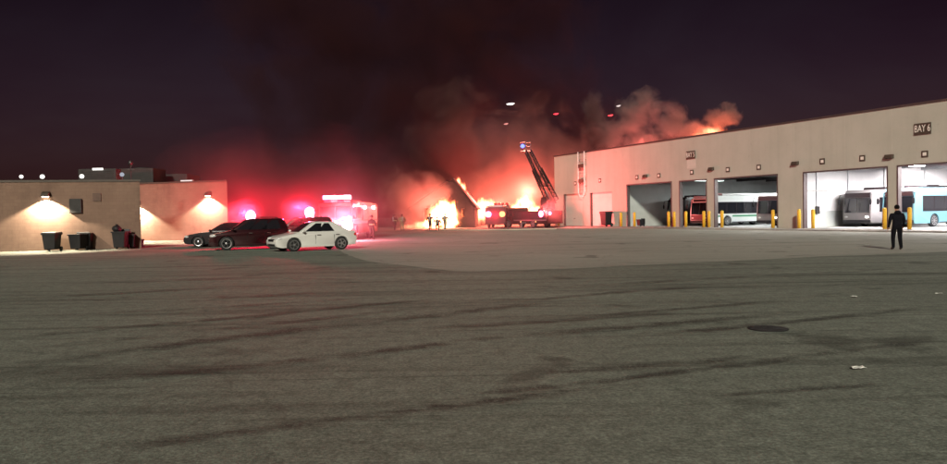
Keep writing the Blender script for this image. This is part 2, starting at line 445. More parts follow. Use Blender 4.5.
# remaining shell
DEP = 28.0
MB().box(LEN2, LEN2 + TH, 0, DEP, 0, H).box(SLF, SLF + TH, TH, DEP, 0, H).box(SLF + TH, LEN2, DEP - TH, DEP, 0, H).build('outer_wall', M['garage'], groot)
MB().box(SLF - .06, LEN2 + .4, -0.06, DEP + .06, H, H + 0.14).build('roof', M['coping'], groot)
dimS = 0.5 * (ops[4][1] + ops[5][0])
MB().box(SLF + TH, LEN2, TH, DEP - TH, 0.0, FL).build('shop_floor', M['slab'], groot)
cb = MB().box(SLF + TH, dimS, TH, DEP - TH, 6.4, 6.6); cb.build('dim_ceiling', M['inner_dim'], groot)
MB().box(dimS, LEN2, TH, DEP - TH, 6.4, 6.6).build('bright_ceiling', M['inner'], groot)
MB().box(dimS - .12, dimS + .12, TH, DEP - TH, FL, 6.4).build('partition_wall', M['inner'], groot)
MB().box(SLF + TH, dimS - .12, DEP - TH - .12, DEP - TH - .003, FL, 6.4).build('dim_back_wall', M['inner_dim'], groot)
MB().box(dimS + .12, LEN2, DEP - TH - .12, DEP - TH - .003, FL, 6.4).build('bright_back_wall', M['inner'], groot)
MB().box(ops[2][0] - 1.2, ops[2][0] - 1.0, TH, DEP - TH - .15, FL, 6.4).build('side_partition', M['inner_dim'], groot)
for i, (a, b, c, kd) in enumerate(ops):
    if kd == 'door':
        d = MB(); n_ = 6
        for q in range(n_):
            d.box(a + .02, b - .02, 0.22, 0.27, FL + q*(c-FL)/n_ + .012, FL + (q+1)*(c-FL)/n_ - .012)
        d.box(a + .02, b - .02, 0.245, 0.26, FL, c)
        do = d.build('overhead_door', M['door'], groot)
        MB().box(a + (b-a)*.5 - .15, a + (b-a)*.5 + .15, 0.195, 0.22, 1.0, 1.06).build('handle', M['dark_metal'], do)
    else:
        # steel frame lining the opening
        MB().box(a - .004, a + .10, -0.03, TH + .03, FL, c).box(b - .10, b + .004, -0.03, TH + .03, FL, c).box(a - .004, b + .004, -0.028, TH + .03, c - .10, c + .004).build('door_frame', M['reveal'], groot)
        # rolled up door above
        MB().lathe([(0.28, a + .12), (0.28, b - .12)], 'x', 14, (0, TH + .45, c + .35)).build('rolled_door', M['grey_metal'], groot, True)
for (a, b) in ((563.5, 0), (590, 1)):
    MB().box(ops[b][0] + .001, ops[b][0] + .14, -0.02, 0.215, FL, 4.0).build('recess_shade_strip', M['reveal'], groot)  # dark strip added for the recess shadow at the left edge
# roof beams, pipes and racks inside
for d_ in (7.5, 12.5, 17.5, 22.5):
    MB().box(SLF + TH + .01, dimS - .13, d_, d_ + .22, 5.15, 5.9).build('roof_beam', M['dark_metal'], groot)
    MB().box(dimS + .13, LEN2 - .01, d_, d_ + .22, 5.15, 5.9).build('roof_beam', M['grey_metal'], groot)
MB().box(dimS + .13, LEN2 - .02, DEP - .52, DEP - .475, FL, 1.5).build('wainscot', M['inner_dim'], groot)
MB().box(dimS + .123, dimS + .15, TH + .5, DEP - .6, FL, 1.5).build('wainscot', M['inner_dim'], groot)
for d_ in (3.0, 7.0, 12.0, 18.0):
    MB().tube([(dimS + .17, d_, FL + 1.0), (dimS + .17, d_, 6.3)], .05, 8).build('conduit', M['grey_metal'], groot)
    MB().box(dimS + .155, dimS + .32, d_ - .22, d_ + .22, 1.25, 1.9).build('switch_box', M['dark_metal'], groot, bevel=.02)
MB().tube([(dimS + .2, TH + 1, 3.2), (dimS + .2, DEP - 1, 3.2)], .05, 8).build('air_pipe', M['white_metal'], groot)
s_a, z_a = WS(687, 159.3); s_b, z_b = WS(696, 168)
MB().box(s_a, s_b, -.006, -.001, z_b, z_a).build('blank_panel', M['joint_pale'], groot)
# number plaques above the doors
for px, py in ((575.5, 183.3), (600, 180.5), (637, 177.3), (659, 175.5), (692, 172.2), (728, 169.6), (759, 167.2), (822.5, 161.3), (862.5, 158.2), (925, 154)):
    s, z = WS(px, py); r = 0.23
    pl = MB().box(s - r, s + r, -0.05, -0.003, z - r, z + r).build('number_plaque', M['sign_dark'], groot, bevel=.02)
    MB().box(s - r*.55, s + r*.55, -0.056, -0.052, z - r*.5, z + r*.5).build('plate', M['sign_light'], pl)
# seams in the block wall
M['joint'] = paint('joint_sealant', (0.45, 0.42, 0.37), 0.8)
for px in (640, 695, 750, 791, 845, 892):
    s = SX(px, 150); MB().box(s - .012, s + .012, -0.004, 0.0, 4.9, H - .02).build('control_joint', M['joint'], groot)

# big bay signs
def bay_sign(px0, px1, py0, py1, txt, label):
    s0, z1 = WS(px0, py0); s1, z0 = WS(px1, py1); zc = 0.5*(z0+z1); h = abs(z1-z0) * .5
    root = thing('bay_sign', GW(0.5*(s0+s1), -0.02, zc), GR, label, 'sign', 'bay signs on the garage wall')
    hw = 0.5*(s1-s0)
    MB().box(-hw, hw, -0.05, 0.0, -h, h).build('sign_board', M['sign_dark'], root, bevel=.01)
    fc = bpy.data.curves.new('lettering', 'FONT'); fc.body = txt; fc.size = h * 1.75; fc.align_x = 'CENTER'; fc.align_y = 'CENTER'; fc.extrude = 0.008
    ft_ = bpy.data.objects.new('lettering_tmp', fc); COL.objects.link(ft_); dg_ = bpy.context.evaluated_depsgraph_get(); dg_.update()
    lm = bpy.data.meshes.new_from_object(ft_.evaluated_get(dg_), depsgraph=dg_); bpy.data.objects.remove(ft_)
    lm.materials.clear(); lm.materials.append(M['sign_light'])
    fo = bpy.data.objects.new('lettering', lm); COL.objects.link(fo); fo.parent = root
    fo.location = (0, -0.062, 0); fo.rotation_euler = (R(90), 0, 0)
    fo.scale = (2*hw*.9 / (h*1.75*2.45), 1.0, 1.0)
bay_sign(914.5, 931.5, 124, 133.5, 'BAY 6', 'wide dark bay sign high on the wall above the far right bay')
bay_sign(686.5, 695.5, 151.5, 158.5, 'BAY 5', 'small dark bay sign above the narrow open bay')

# unlit wall packs
def wall_pack(px, py, label):
    s, z = WS(px, py)
    root = thing('wall_lamp', GW(s, 0, z), GR, label, 'lamp', 'unlit wall lamps on the garage')
    MB().loft([[(-.34,-.003,-.15),(.34,-.003,-.15),(.34,-.003,.15),(-.34,-.003,.15)], [(-.30,-.24,-.14),(.30,-.24,-.14),(.28,-.16,.13),(-.28,-.16,.13)]]).build('housing', M['sign_dark'], root, bevel=.015)
    MB().box(-.24, .24, -.20, -.06, -.165, -.152).build('lens', M['glass'], root)
wall_pack(645.5, 176, 'unlit brown wall lamp above the leftmost open bay')
wall_pack(711.5, 168.8, 'unlit brown wall lamp above the pillar beside the narrow bay')
wall_pack(795.5, 163.2, 'unlit brown wall lamp above the wide pillar')
wall_pack(889.5, 156.5, 'unlit brown wall lamp above the pillar behind the standing person')

# roof access ladder
s0, s1 = SX(580.2, 170), SX(586.4, 170); zl = WS(583, 192)[1]
lad = thing('roof_ladder', GW(0.5*(s0+s1), -0.05, 0), GR, 'white caged roof ladder on the garage wall between the closed doors', 'ladder')
hw = 0.5*(s1-s0)
MB().tube([(-hw, -.25, zl), (-hw, -.25, H + .12)], .06).build('rail', M['white_metal'], lad)
MB().tube([(hw, -.25, zl), (hw, -.25, H + .12)], .06).build('rail', M['white_metal'], lad)
q = MB(); z = zl + .2
while z < H: q.tube([(-hw, -.25, z), (hw, -.25, z)], .018, 6); z += .33
q.build('rungs', M['grey_metal'], lad)
MB().tube([(-hw, -.25, zl), (-hw*.6, -.25, zl - .5), (hw*.6, -.25, zl - .5), (hw, -.25, zl)], .045).build('foot_guard', M['white_metal'], lad)
for py in (166, 181): 
    zz = WS(583, py)[1]; MB().box(-hw*.8, hw*.8, -.34, -.27, zz - .22, zz + .22).build('warning_plate', M['sign_dark'], lad)
for py in (160, 186):
    zz = WS(583, py)[1]; MB().box(-hw-.03, -hw+.03, -.24, .05, zz-.03, zz+.03).build('wall_bracket', M['grey_metal'], lad); MB().box(hw-.03, hw+.03, -.24, .05, zz-.03, zz+.03).build('wall_bracket', M['grey_metal'], lad)

# bollards
def make_bollard():
    r = thing('bollard', (0,0,0))
    MB().lathe([(0.138, -.02), (0.138, 1.42), (0.138, 1.44)], 'z', 16).build('post', M['yellow'], r, True)
    MB().lathe([(0.140, 1.441), (0.134, 1.49), (0.10, 1.53), (0.05, 1.55), (0.005, 1.555)], 'z', 16).build('cap', M['cap'], r, True)
    MB().lathe([(0.26, 0.0), (0.26, .012), (.142, .03)], 'z', 16).build('base_collar', M['apron'], r)
    return r
BOL = [(558.5, 'yellow bollard at the far left corner of the garage'),
       (621, 'yellow bollard just right of the dark bin by the garage wall'),
       (634.5, 'yellow bollard inside the left edge of the leftmost open bay'),
       (668.6, 'left one of the close pair of yellow bollards right of the leftmost open bay'),
       (674.2, 'right one of the close pair of yellow bollards right of the leftmost open bay'),
       (685.8, 'yellow bollard in front of the left side of the red lit bus'),
       (703.8, 'left one of the orange lit bollards right of the red lit bus'),
       (709.0, 'right one of the orange lit bollards, against the narrow pillar'),
       (722.0, 'yellow bollard in front of the white and green bus wheel'),
       (773.0, 'orange lit bollard in front of the dark bus at the wide pillar'),
       (799.0, 'yellow bollard against the right side of the wide pillar'),
       (813.0, 'yellow bollard at the left edge of the bright bay with the grey bus'),
       (884.6, 'yellow bollard left of the standing person'),
       (909.6, 'yellow bollard right of the standing person')]
b0 = None
for px, lb in BOL:
    p = None
    for d in (-0.75,):
        s = WS(px, 215, d)[0]; p = GW(s, d, 0.12)
    o = make_bollard() if b0 is None else copy_tree(b0)
    b0 = b0 or o
    o.location = p; tag(o, lb, 'bollard', 'yellow bollards in front of the bays')

# shop lights
def ceiling_light(s, d, z, ln, mat, label, along=False):
    r = thing('ceiling_light', GW(s, d, z), GR, label, 'ceiling light', 'shop lights hanging inside the garage')
    a, b = (ln/2, .35) if along else (.35, ln/2)
    MB().box(-a, a, -b, b, 0.0, 0.10).build('housing', M['white_metal'], r, bevel=.02)
    MB().box(-a+.04, a-.04, -b+.04, b-.04, -0.03, -0.004).build('diffuser', mat, r)
    for yy in (-b*.7, b*.7): MB().tube([(0, yy, .1), (0, yy, 6.4 - z)], .02, 6).build('hanger', M['dark_metal'], r)
sA, sB = ops[5][0], ops[5][1]; sC, sD = ops[6][0], ops[6][1]
ceiling_light(sA + .70*(sB-sA), 5.0, 4.95, 5, M['e_tube'], 'bright light under the lintel above the grey bus')
ceiling_light(sA + .50*(sB-sA), 16.0, 5.5, 7, M['e_tube'], 'bright light deep in the bay of the grey bus')
ceiling_light(sC + .45*(sD-sC), 5.0, 5.0, 6, M['e_tube'], 'bright light above the pale blue bus front')
ceiling_light(sC + .45*(sD-sC), 16.0, 5.5, 7, M['e_tube'], 'bright light deep above the pale blue bus')
ceiling_light(sD + 4, 14.0, 5.5, 7, M['e_tube'], 'bright light deep in the bay beyond the right frame edge')
ceiling_light(ops[4][0] + 3.0, 5.0, 4.9, 5, M['e_dim'], 'dim light above the white and green bus')
ceiling_light(ops[3][0] + 2.0, 14.0, 5.4, 6, M['e_dim'], 'dim light deep behind the red lit bus')
ceiling_light(ops[2][0] + 3.0, 9.0, 5.0, 4, M['e_faint'], 'faint light in the empty leftmost open bay')

# ------------------------------------------------------------------ vehicles
def arc(cx, cz, r, a0, a1, n=9):
    return [(cx + r*math.cos(a0 + (a1-a0)*i/(n-1)), cz + r*math.sin(a0 + (a1-a0)*i/(n-1))) for i in range(n)]

WH = {}
def wheel_mesh(r, wd, spokes=5):
    key = (r, wd, spokes)
    if key not in WH:
        t = MB().lathe([(r*.62, -wd/2), (r*.92, -wd/2), (r, -wd*.32), (r, wd*.32), (r*.92, wd/2), (r*.62, wd/2)], 'y', 28).mesh('tyre')
        t.materials.append(M['tyre'])
        for p in t.polygons: p.use_smooth = True
        b = MB()
        for sgn in (1, -1):
            y0, y1 = sorted((sgn*wd*.36, sgn*wd*.50))
            b.lathe([(r*.60, sgn*wd*.30), (r*.68, sgn*wd*.47), (r*.70, sgn*wd*.52), (r*.62, sgn*wd*.50), (r*.58, sgn*wd*.34)], 'y', 28)
            b.lathe([(r*.16, sgn*wd*.2), (r*.17, sgn*wd*.52), (r*.10, sgn*wd*.55), (.002, sgn*wd*.555)], 'y', 14)
            for k_ in range(spokes):
                a = 2*PI*k_/spokes
                Mx = Matrix.Rotation(a, 4, 'Y')
                b.box(r*.12, r*.64, y0, y1, -r*.085, r*.085, Mx)
        b_ = b.mesh('rim'); b_.materials.append(M['rim'])
        h = MB().lathe([(r*.60, -wd*.2), (r*.60, wd*.2)], 'y', 20).mesh('brake_disc'); h.materials.append(M['dark_metal'])
        WH[key] = (t, b_, h)
    return WH[key]
def wheel(parent, x, y, r, wd, spokes=5):
    t, b, h = wheel_mesh(r, wd, spokes)
    o = bpy.data.objects.new('wheel', t.copy() if False else h); COL.objects.link(o); o.parent = parent; o.location = (x, y, r)
    for nm, me_ in (('tyre', t), ('rim', b)):
        c = bpy.data.objects.new(nm, me_); COL.objects.link(c); c.parent = o
    return o

def make_car(name, loc, heading, label, cat, paint_m, L=4.6, Wd=1.8, belt=.93, roof=1.44, hood=.80, cab=(-1.80, .98), top=(-1.0, .16), suv=False, lightbar=None, doors_white=None, front_lamp=None):
    root = thing(name, loc, heading, label, cat)
    hl = L/2; r = .33 if not suv else .36
    xf, xr = hl - .88, -hl + .92
    out = [(-hl+.10, .26), (-hl, .45), (-hl+.02, .72), (-hl+.10, belt-.02)]
    if suv: out += [(cab[0]+.15, belt+.02), (cab[1]-.05, belt)]
    else: out += [(cab[0]-.1, belt+.06), (cab[0]+.5, belt+.03), (cab[1]-.4, belt)]
    out += [(cab[1]+.1, belt-.02), (hl-.9, hood+.06), (hl-.38, hood-.03), (hl-.12, hood-.14), (hl-.01, .55), (hl, .42), (hl-.06, .25), (hl-.25, .19)]
    out += [(xf+r+.05, .19)] + arc(xf, r-.01, r+.05, R(-18), R(198), 13) + [(xf-r-.05, .19), (xr+r+.05, .20)] + arc(xr, r-.01, r+.05, R(-18), R(198), 13) + [(xr-r-.05, .22)]
    hw = Wd/2
    mb = MB().prism_y(out, -hw, hw)
    # plan taper and tumble
    nv = []
    for x, y, z in mb.v:
        k_ = 1.0
        e = abs(x) / hl
        if e > .72: k_ -= .20*((e-.72)/.28)**2
        if z > .62: k_ -= .07*((z-.62)/.35)
        if z < .35: k_ -= .05*((.35-z)/.15)
        nv.append((x, y*k_, z))
    mb.v = nv
    body = mb.build('body', paint_m, root, True, bevel=.05, seg=3)
    # dark well
    for xx in (xf, xr): MB().box(xx-r-.02, xx+r+.02, -hw+.2, hw-.2, .2, belt-.32).build('wheel_well', M['black_plastic'], root)
    hb, ht = hw*.90, hw*.68
    zb, zt = belt - .02, roof
    if suv: ht = hw*.76
    def lev(v):      # v 0 belt .. 1 roof
        return (cab[0] + (top[0]-cab[0])*v**1.15, cab[1] + (top[1]-cab[1])*v**1.05, hb + (ht-hb)*v, zb + (zt-zb)*v)
    rings = []
    for v in (0, .3, .6, .85, .97):
        x0, x1, h_, z_ = lev(v); c = .10
        rings.append([(x0+c*.6, -h_+c*.4, z_), (x0, -h_+c*2.2, z_), (x0, h_-c*2.2, z_), (x0+c*.6, h_-c*.4, z_), (x1-c*.6, h_-c*.4, z_), (x1, h_-c*2.2, z_), (x1, -h_+c*2.2, z_), (x1-c*.6, -h_+c*.4, z_)])
    x0, x1, h_, z_ = lev(1.0)
    rings.append([(x0+.22, -h_+.22, zt+.02), (x0+.18, -h_+.4, zt+.025), (x0+.18, h_-.4, zt+.025), (x0+.22, h_-.22, zt+.02), (x1-.22, h_-.22, zt+.02), (x1-.18, h_-.4, zt+.02), (x1-.18, -h_+.4, zt+.02), (x1-.22, -h_+.22, zt+.02)])
    MB().loft(rings).build('cabin', paint_m, root, True, bevel=.015)
    # side windows
    for sg in (1, -1):
        spans = [(.115, .40), (.43, .68)] if not suv else [(.09, .32), (.35, .60), (.63, .86)]
        # spans measured back from the windscreen
        for a, b in spans:
            def sp(v, fr):
                x0, x1, h_, z_ = lev(v); return Vector((x1 - (x1-x0)*fr, sg*(h_ - .035), z_))
            q = [sp(.10, a*.8), sp(.10, b), sp(.86, b*.97), sp(.86, a+.06)]
            off = Vector((0, sg*.010, .003))
            q = [v_ + off for v_ in q]
            if sg < 0: q = q[::-1]
            MB().slab(*q, -.006 if sg > 0 else -.006).build('side_window', M['glass'], root)
    def fr(v, y, rear, off):
        x0, x1, h_, z_ = lev(v); return Vector(((x0-off) if rear else (x1+off), y*(h_-.24), z_+.006))
    MB().slab(fr(.08, 1.12, False, .016), fr(.08, -1.12, False, .016), fr(.90, -1.1, False, .012), fr(.90, 1.1, False, .012), .006).build('windscreen', M['glass'], root)
    MB().slab(fr(.14, -1.08, True, .016), fr(.14, 1.08, True, .016), fr(.88, 1.05, True, .012), fr(.88, -1.05, True, .012), .006).build('rear_window', M['glass'], root)
    for sg in (1, -1):
        MB().ball((hl-.24, sg*(hw*.74), hood-.16), (.20, .17, .085)).build('headlight', front_lamp or M['lens'], root, True)
        MB().ball((-hl+.10, sg*(hw*.72), belt-.16), (.09, .17, .08)).build('taillight', M['tail'], root, True)
        MB().ball((cab[1]-.15, sg*(hw+.05), belt+.06), (.08, .10, .07)).build('mirror', paint_m, root, True)
        for xx in (-.02, -1.02 if not suv else -.95):
            MB().box(xx-.10, xx+.10, min(sg*(hw-.03), sg*(hw+.005)), max(sg*(hw-.03), sg*(hw+.005)), belt-.16, belt-.13).build('door_handle', M['chrome'], root)
            MB().box(xx+.18, xx+.19, min(sg*(hw-.06), sg*(hw+.002)), max(sg*(hw-.06), sg*(hw+.002)), .34, belt-.14).build('door_seam', M['black_plastic'], root)
    MB().box(hl-.08, hl+.015, -hw*.40, hw*.40, .50, .62).build('grille', M['black_plastic'], root, bevel=.01)
    MB().box(hl-.10, hl+.012, -hw*.55, hw*.55, .27, .38).build('lower_grille', M['black_plastic'], root, bevel=.01)
    MB().box(-hl-.012, -hl+.02, -.26, .26, .55, .67).build('licence_plate', M['truckwhite'], root)
    for x in (xf, xr):
        for sg in (1, -1): wheel(root, x, sg*(hw-.10), r, .20, 5)
    if doors_white:
        for sg in (1, -1):
            MB().box(-.95, .60, min(sg*(hw-.02), sg*(hw+.004)), max(sg*(hw-.02), sg*(hw+.004)), .36, belt-.2).build('white_door', M['truckwhite'], root)
    if lightbar:
        xm = 0.5*(top[0]+top[1]) + .15
        lb = MB().box(xm-.16, xm+.16, -.62, .62, zt+.03, zt+.085).build('lightbar', M['black_plastic'], root, bevel=.02)
        for y0, y1, mt in lightbar:
            MB().ball((xm, .5*(y0+y1), zt+.30), (.28, abs(y1-y0)*.64, .30 if y0 > 0 else .36), 16, 10).build('beacon_lens', mt, lb, True)  # balls oversized so the lit lens takes in the glare
    return root

def heading(deg): return R(deg)

CAR1 = G(312.5, 250.0)
make_car('parked_car', (CAR1.x, CAR1.y, 0), R(214), 'silver sedan parked side on, nearest of the row of cars', 'car', M['silver'], L=4.3, Wd=1.78)
p = G(250, 249.0)
make_car('parked_car', (p.x, p.y, 0), R(200), 'dark maroon wagon with a pale roof rail behind the silver sedan', 'car', M['maroon'], L=4.2, Wd=1.82, belt=1.03, roof=1.64, hood=.92, cab=(-2.05, 1.02), top=(-1.75, .18), suv=True)
rr = [o for o in bpy.data.objects if o.name.startswith('parked_car') and 'maroon' in o.get('label', '')][0]
for sg in (1, -1):
    MB().tube([(-1.5, sg*.56, 1.66), (-1.4, sg*.56, 1.71), (-.3, sg*.56, 1.72), (-.15, sg*.56, 1.66)], .022, 6).build('roof_rail', M['chrome'], rr, True)
p = G(228, 246.3)
make_car('parked_car', (p.x, p.y, 0), R(188), 'black sedan parked nose left beside the low tan building', 'car', M['blackcar'], L=4.8, Wd=1.84)
PA = P(246, 217, 45.0)
make_car('police_car', (PA.x, PA.y, 0), R(196), 'dark patrol car with blazing roof lightbar behind the maroon wagon', 'police car', M['navy'], L=4.9, Wd=1.9, belt=.98, roof=1.52, hood=.86, cab=(-1.85, 1.0), top=(-1.05, .18), doors_white=True,
         lightbar=[(-.60, -.02, M['e_red']), (.02, .60, M['e_pink'])])
PB = P(299, 217, 46.0)
make_car('police_car', (PB.x, PB.y, 0), R(190), 'tall dark patrol wagon with a red white beacon behind the silver sedan', 'police car', M['blackcar'], L=4.8, Wd=1.95, belt=1.04, roof=1.70, hood=.94, cab=(-2.2, 1.05), top=(-1.9, .25), suv=True, doors_white=True,
         lightbar=[(-.60, -.02, M['e_red']), (.02, .60, M['e_pink'])])

# ---- buses
def make_bus(loc, rz, label, body_m, mask_m, band_m=None, sign=None, lit=None, roofm=None):
    root = thing('bus', loc, rz, label, 'bus', 'transit buses inside the garage')
    L, Wd, Hh = 11.8, 2.52, 3.05; hl, hw = L/2, Wd/2; r = .48
    xf, xr = hl-2.6, -hl+3.1
    out = [(-hl, .35), (-hl+.02, 2.75), (-hl+.25, Hh), (hl-.55, Hh), (hl-.16, 2.7), (hl, 1.2), (hl-.02, .42), (hl-.15, .30)]
    out += [(xf+r+.09, .30)] + arc(xf, r, r+.10, R(-20), R(200), 13) + [(xf-r-.09, .30), (xr+r+.09, .30)] + arc(xr, r, r+.10, R(-20), R(200), 13) + [(xr-r-.09, .30)]
    MB().prism_y(out, -hw, hw).build('body', body_m, root, True, bevel=.09, seg=3)
    for xx in (xf, xr): MB().box(xx-r-.05, xx+r+.05, -hw+.25, hw-.25, .3, 1.1).build('wheel_well', M['black_plastic'], root)
    # front
    fx = lambda z: (hl - .16*max(0, (z-1.2))/1.5) if z > 1.2 else hl
    for y0, y1 in ((-1.12, -.02), (.02, 1.12)):
        MB().slab((fx(1.18)+.012, y0, 1.18), (fx(1.18)+.012, y1, 1.18), (fx(2.38)+.012, y1, 2.38), (fx(2.38)+.012, y0, 2.38), .02).build('windscreen', M['glass'], root)
    MB().slab((fx(2.42)+.012, -1.12, 2.42), (fx(2.42)+.012, 1.12, 2.42), (fx(2.86)-.02, 1.12, 2.80), (fx(2.86)-.02, -1.12, 2.80), .02).build('destination_panel', mask_m, root)
    if sign:
        sg_ = MB()
        for (y0, y1, z0, z1) in ((-.95, .95, 2.72, 2.77), (-.95, .95, 2.42, 2.47), (-.95, -.88, 2.47, 2.72), (.88, .95, 2.47, 2.72)):
            sg_.box(hl-.08, hl-.02, y0, y1, z0, z1)
        sg_.build('sign_border', sign, root)
    MB().slab((hl+.008, -1.15, .62), (hl+.008, 1.15, .62), (hl+.008, 1.15, 1.14), (hl+.008, -1.15, 1.14), .012).build('front_panel', mask_m if sign else body_m, root)
    MB().box(hl-.1, hl+.10, -1.22, 1.22, .34, .58).build('bumper', M['black_plastic'], root, bevel=.05)
    for sg in (1, -1):
        MB().ball((hl+.015, sg*.92, .82), (.04, .17, .09)).build('headlight', lit if (lit and sg > 0) else M['lens'], root, True)
        MB().tube([(hl-.25, sg*1.1, 2.75), (hl+.25, sg*1.32, 2.65), (hl+.28, sg*1.38, 2.3)], .025, 6).ball((hl+.28, sg*1.40, 2.05), (.06, .12, .26)).build('mirror', M['black_plastic'], root, True)
        MB().box(hl+.022, hl+.045, sg*.55-.012 - .3, sg*.55+.012 - .3, 1.2, 2.0).build('wiper', M['black_plastic'], root)
    # sides
    for sg in (1, -1):
        y0, y1 = sorted((sg*(hw-.03), sg*(hw+.012)))
        n_ = 7; a, b = -hl+1.2, hl-1.15
        MB().box(a-.06, b+.06, *sorted((sg*(hw-.05), sg*(hw+.006))), 1.22, 2.42).build('window_band', M['busdark'], root)
        for i in range(n_):
            x0, x1 = a + (b-a)*i/n_ + .05, a + (b-a)*(i+1)/n_ - .05
            MB().box(x0, x1, y0, y1, 1.27, 2.37).build('side_window', M['glass'], root)
        if band_m:
            MB().box(-hl+.3, xr-r-.2, y0, y1, .90, 1.06).box(xr+r+.2, xf-r-.2, y0, y1, .90, 1.06).box(xf+r+.2, hl-.3, y0, y1, .90, 1.06).build('colour_band', band_m, root)
        MB().box(-hl+.2, xr-r-.12, *sorted((sg*(hw-.03), sg*(hw+.008))), .31, .40).box(xr+r+.12, xf-r-.12, *sorted((sg*(hw-.03), sg*(hw+.008))), .31, .40).build('skirt', M['black_plastic'], root)
    for xd in (hl-1.05, .2):
        MB().box(xd-.5, xd+.5, -hw-.016, -hw+.02, .40, 2.45).build('door', M['glass'], root)
    MB().box(-hl+.8, hl-2.2, -.95, .95, Hh-.02, Hh+.24).build('roof_unit', roofm or body_m, root, bevel=.10)
    MB().box(-hl-.02, -hl+.01, -1.0, 1.0, .6, 1.5).build('engine_cover', M['dark_metal'], root)
    MB().box(-hl-.016, -hl+.01, -1.0, 1.0, 1.6, 2.6).build('rear_window', M['glass'], root)
    for x in (xf, xr):
        for sg in (1, -1): wheel(root, x, sg*(hw-.17), r, .29, 8)
    return root
RB = GR - PI/2       # facing outwards
def bus_at(px_corner, d, **kw):
    """px_corner: pixel column of the corner between the front and the side we see"""
    s = WS(px_corner, 215, d)[0]
    c = GW(s - 1.26, d + 5.9, FL)
    return make_bus(c, RB, **kw)
bus_at(708.5, 3.2, label='white bus with a green side band and lit red bordered destination panel', body_m=M['buswhite'], mask_m=M['busmask_redlit'], band_m=M['busgreen'], sign=M['e_sign'])
bus_at(779, 3.6, label='dark fronted bus half hidden behind the wide pillar', body_m=M['busgrey'], mask_m=M['busmask_redlit'], band_m=None, lit=M['e_headl'])
bus_at(871, 5.0, label='grey bus with two pane windscreen in the bright bay', body_m=M['busgrey'], mask_m=M['busdark'], roofm=M['busdark'], lit=M['e_headl'])
bus_at(914, 4.0, label='pale blue bus behind the standing person', body_m=M['busblue'], mask_m=M['busmask_redlit'], roofm=M['busdark'])
bus_at(683, 4.5, label='dark bus in shade at the right of the leftmost open bay', body_m=M['busdark'], mask_m=M['busdark'])

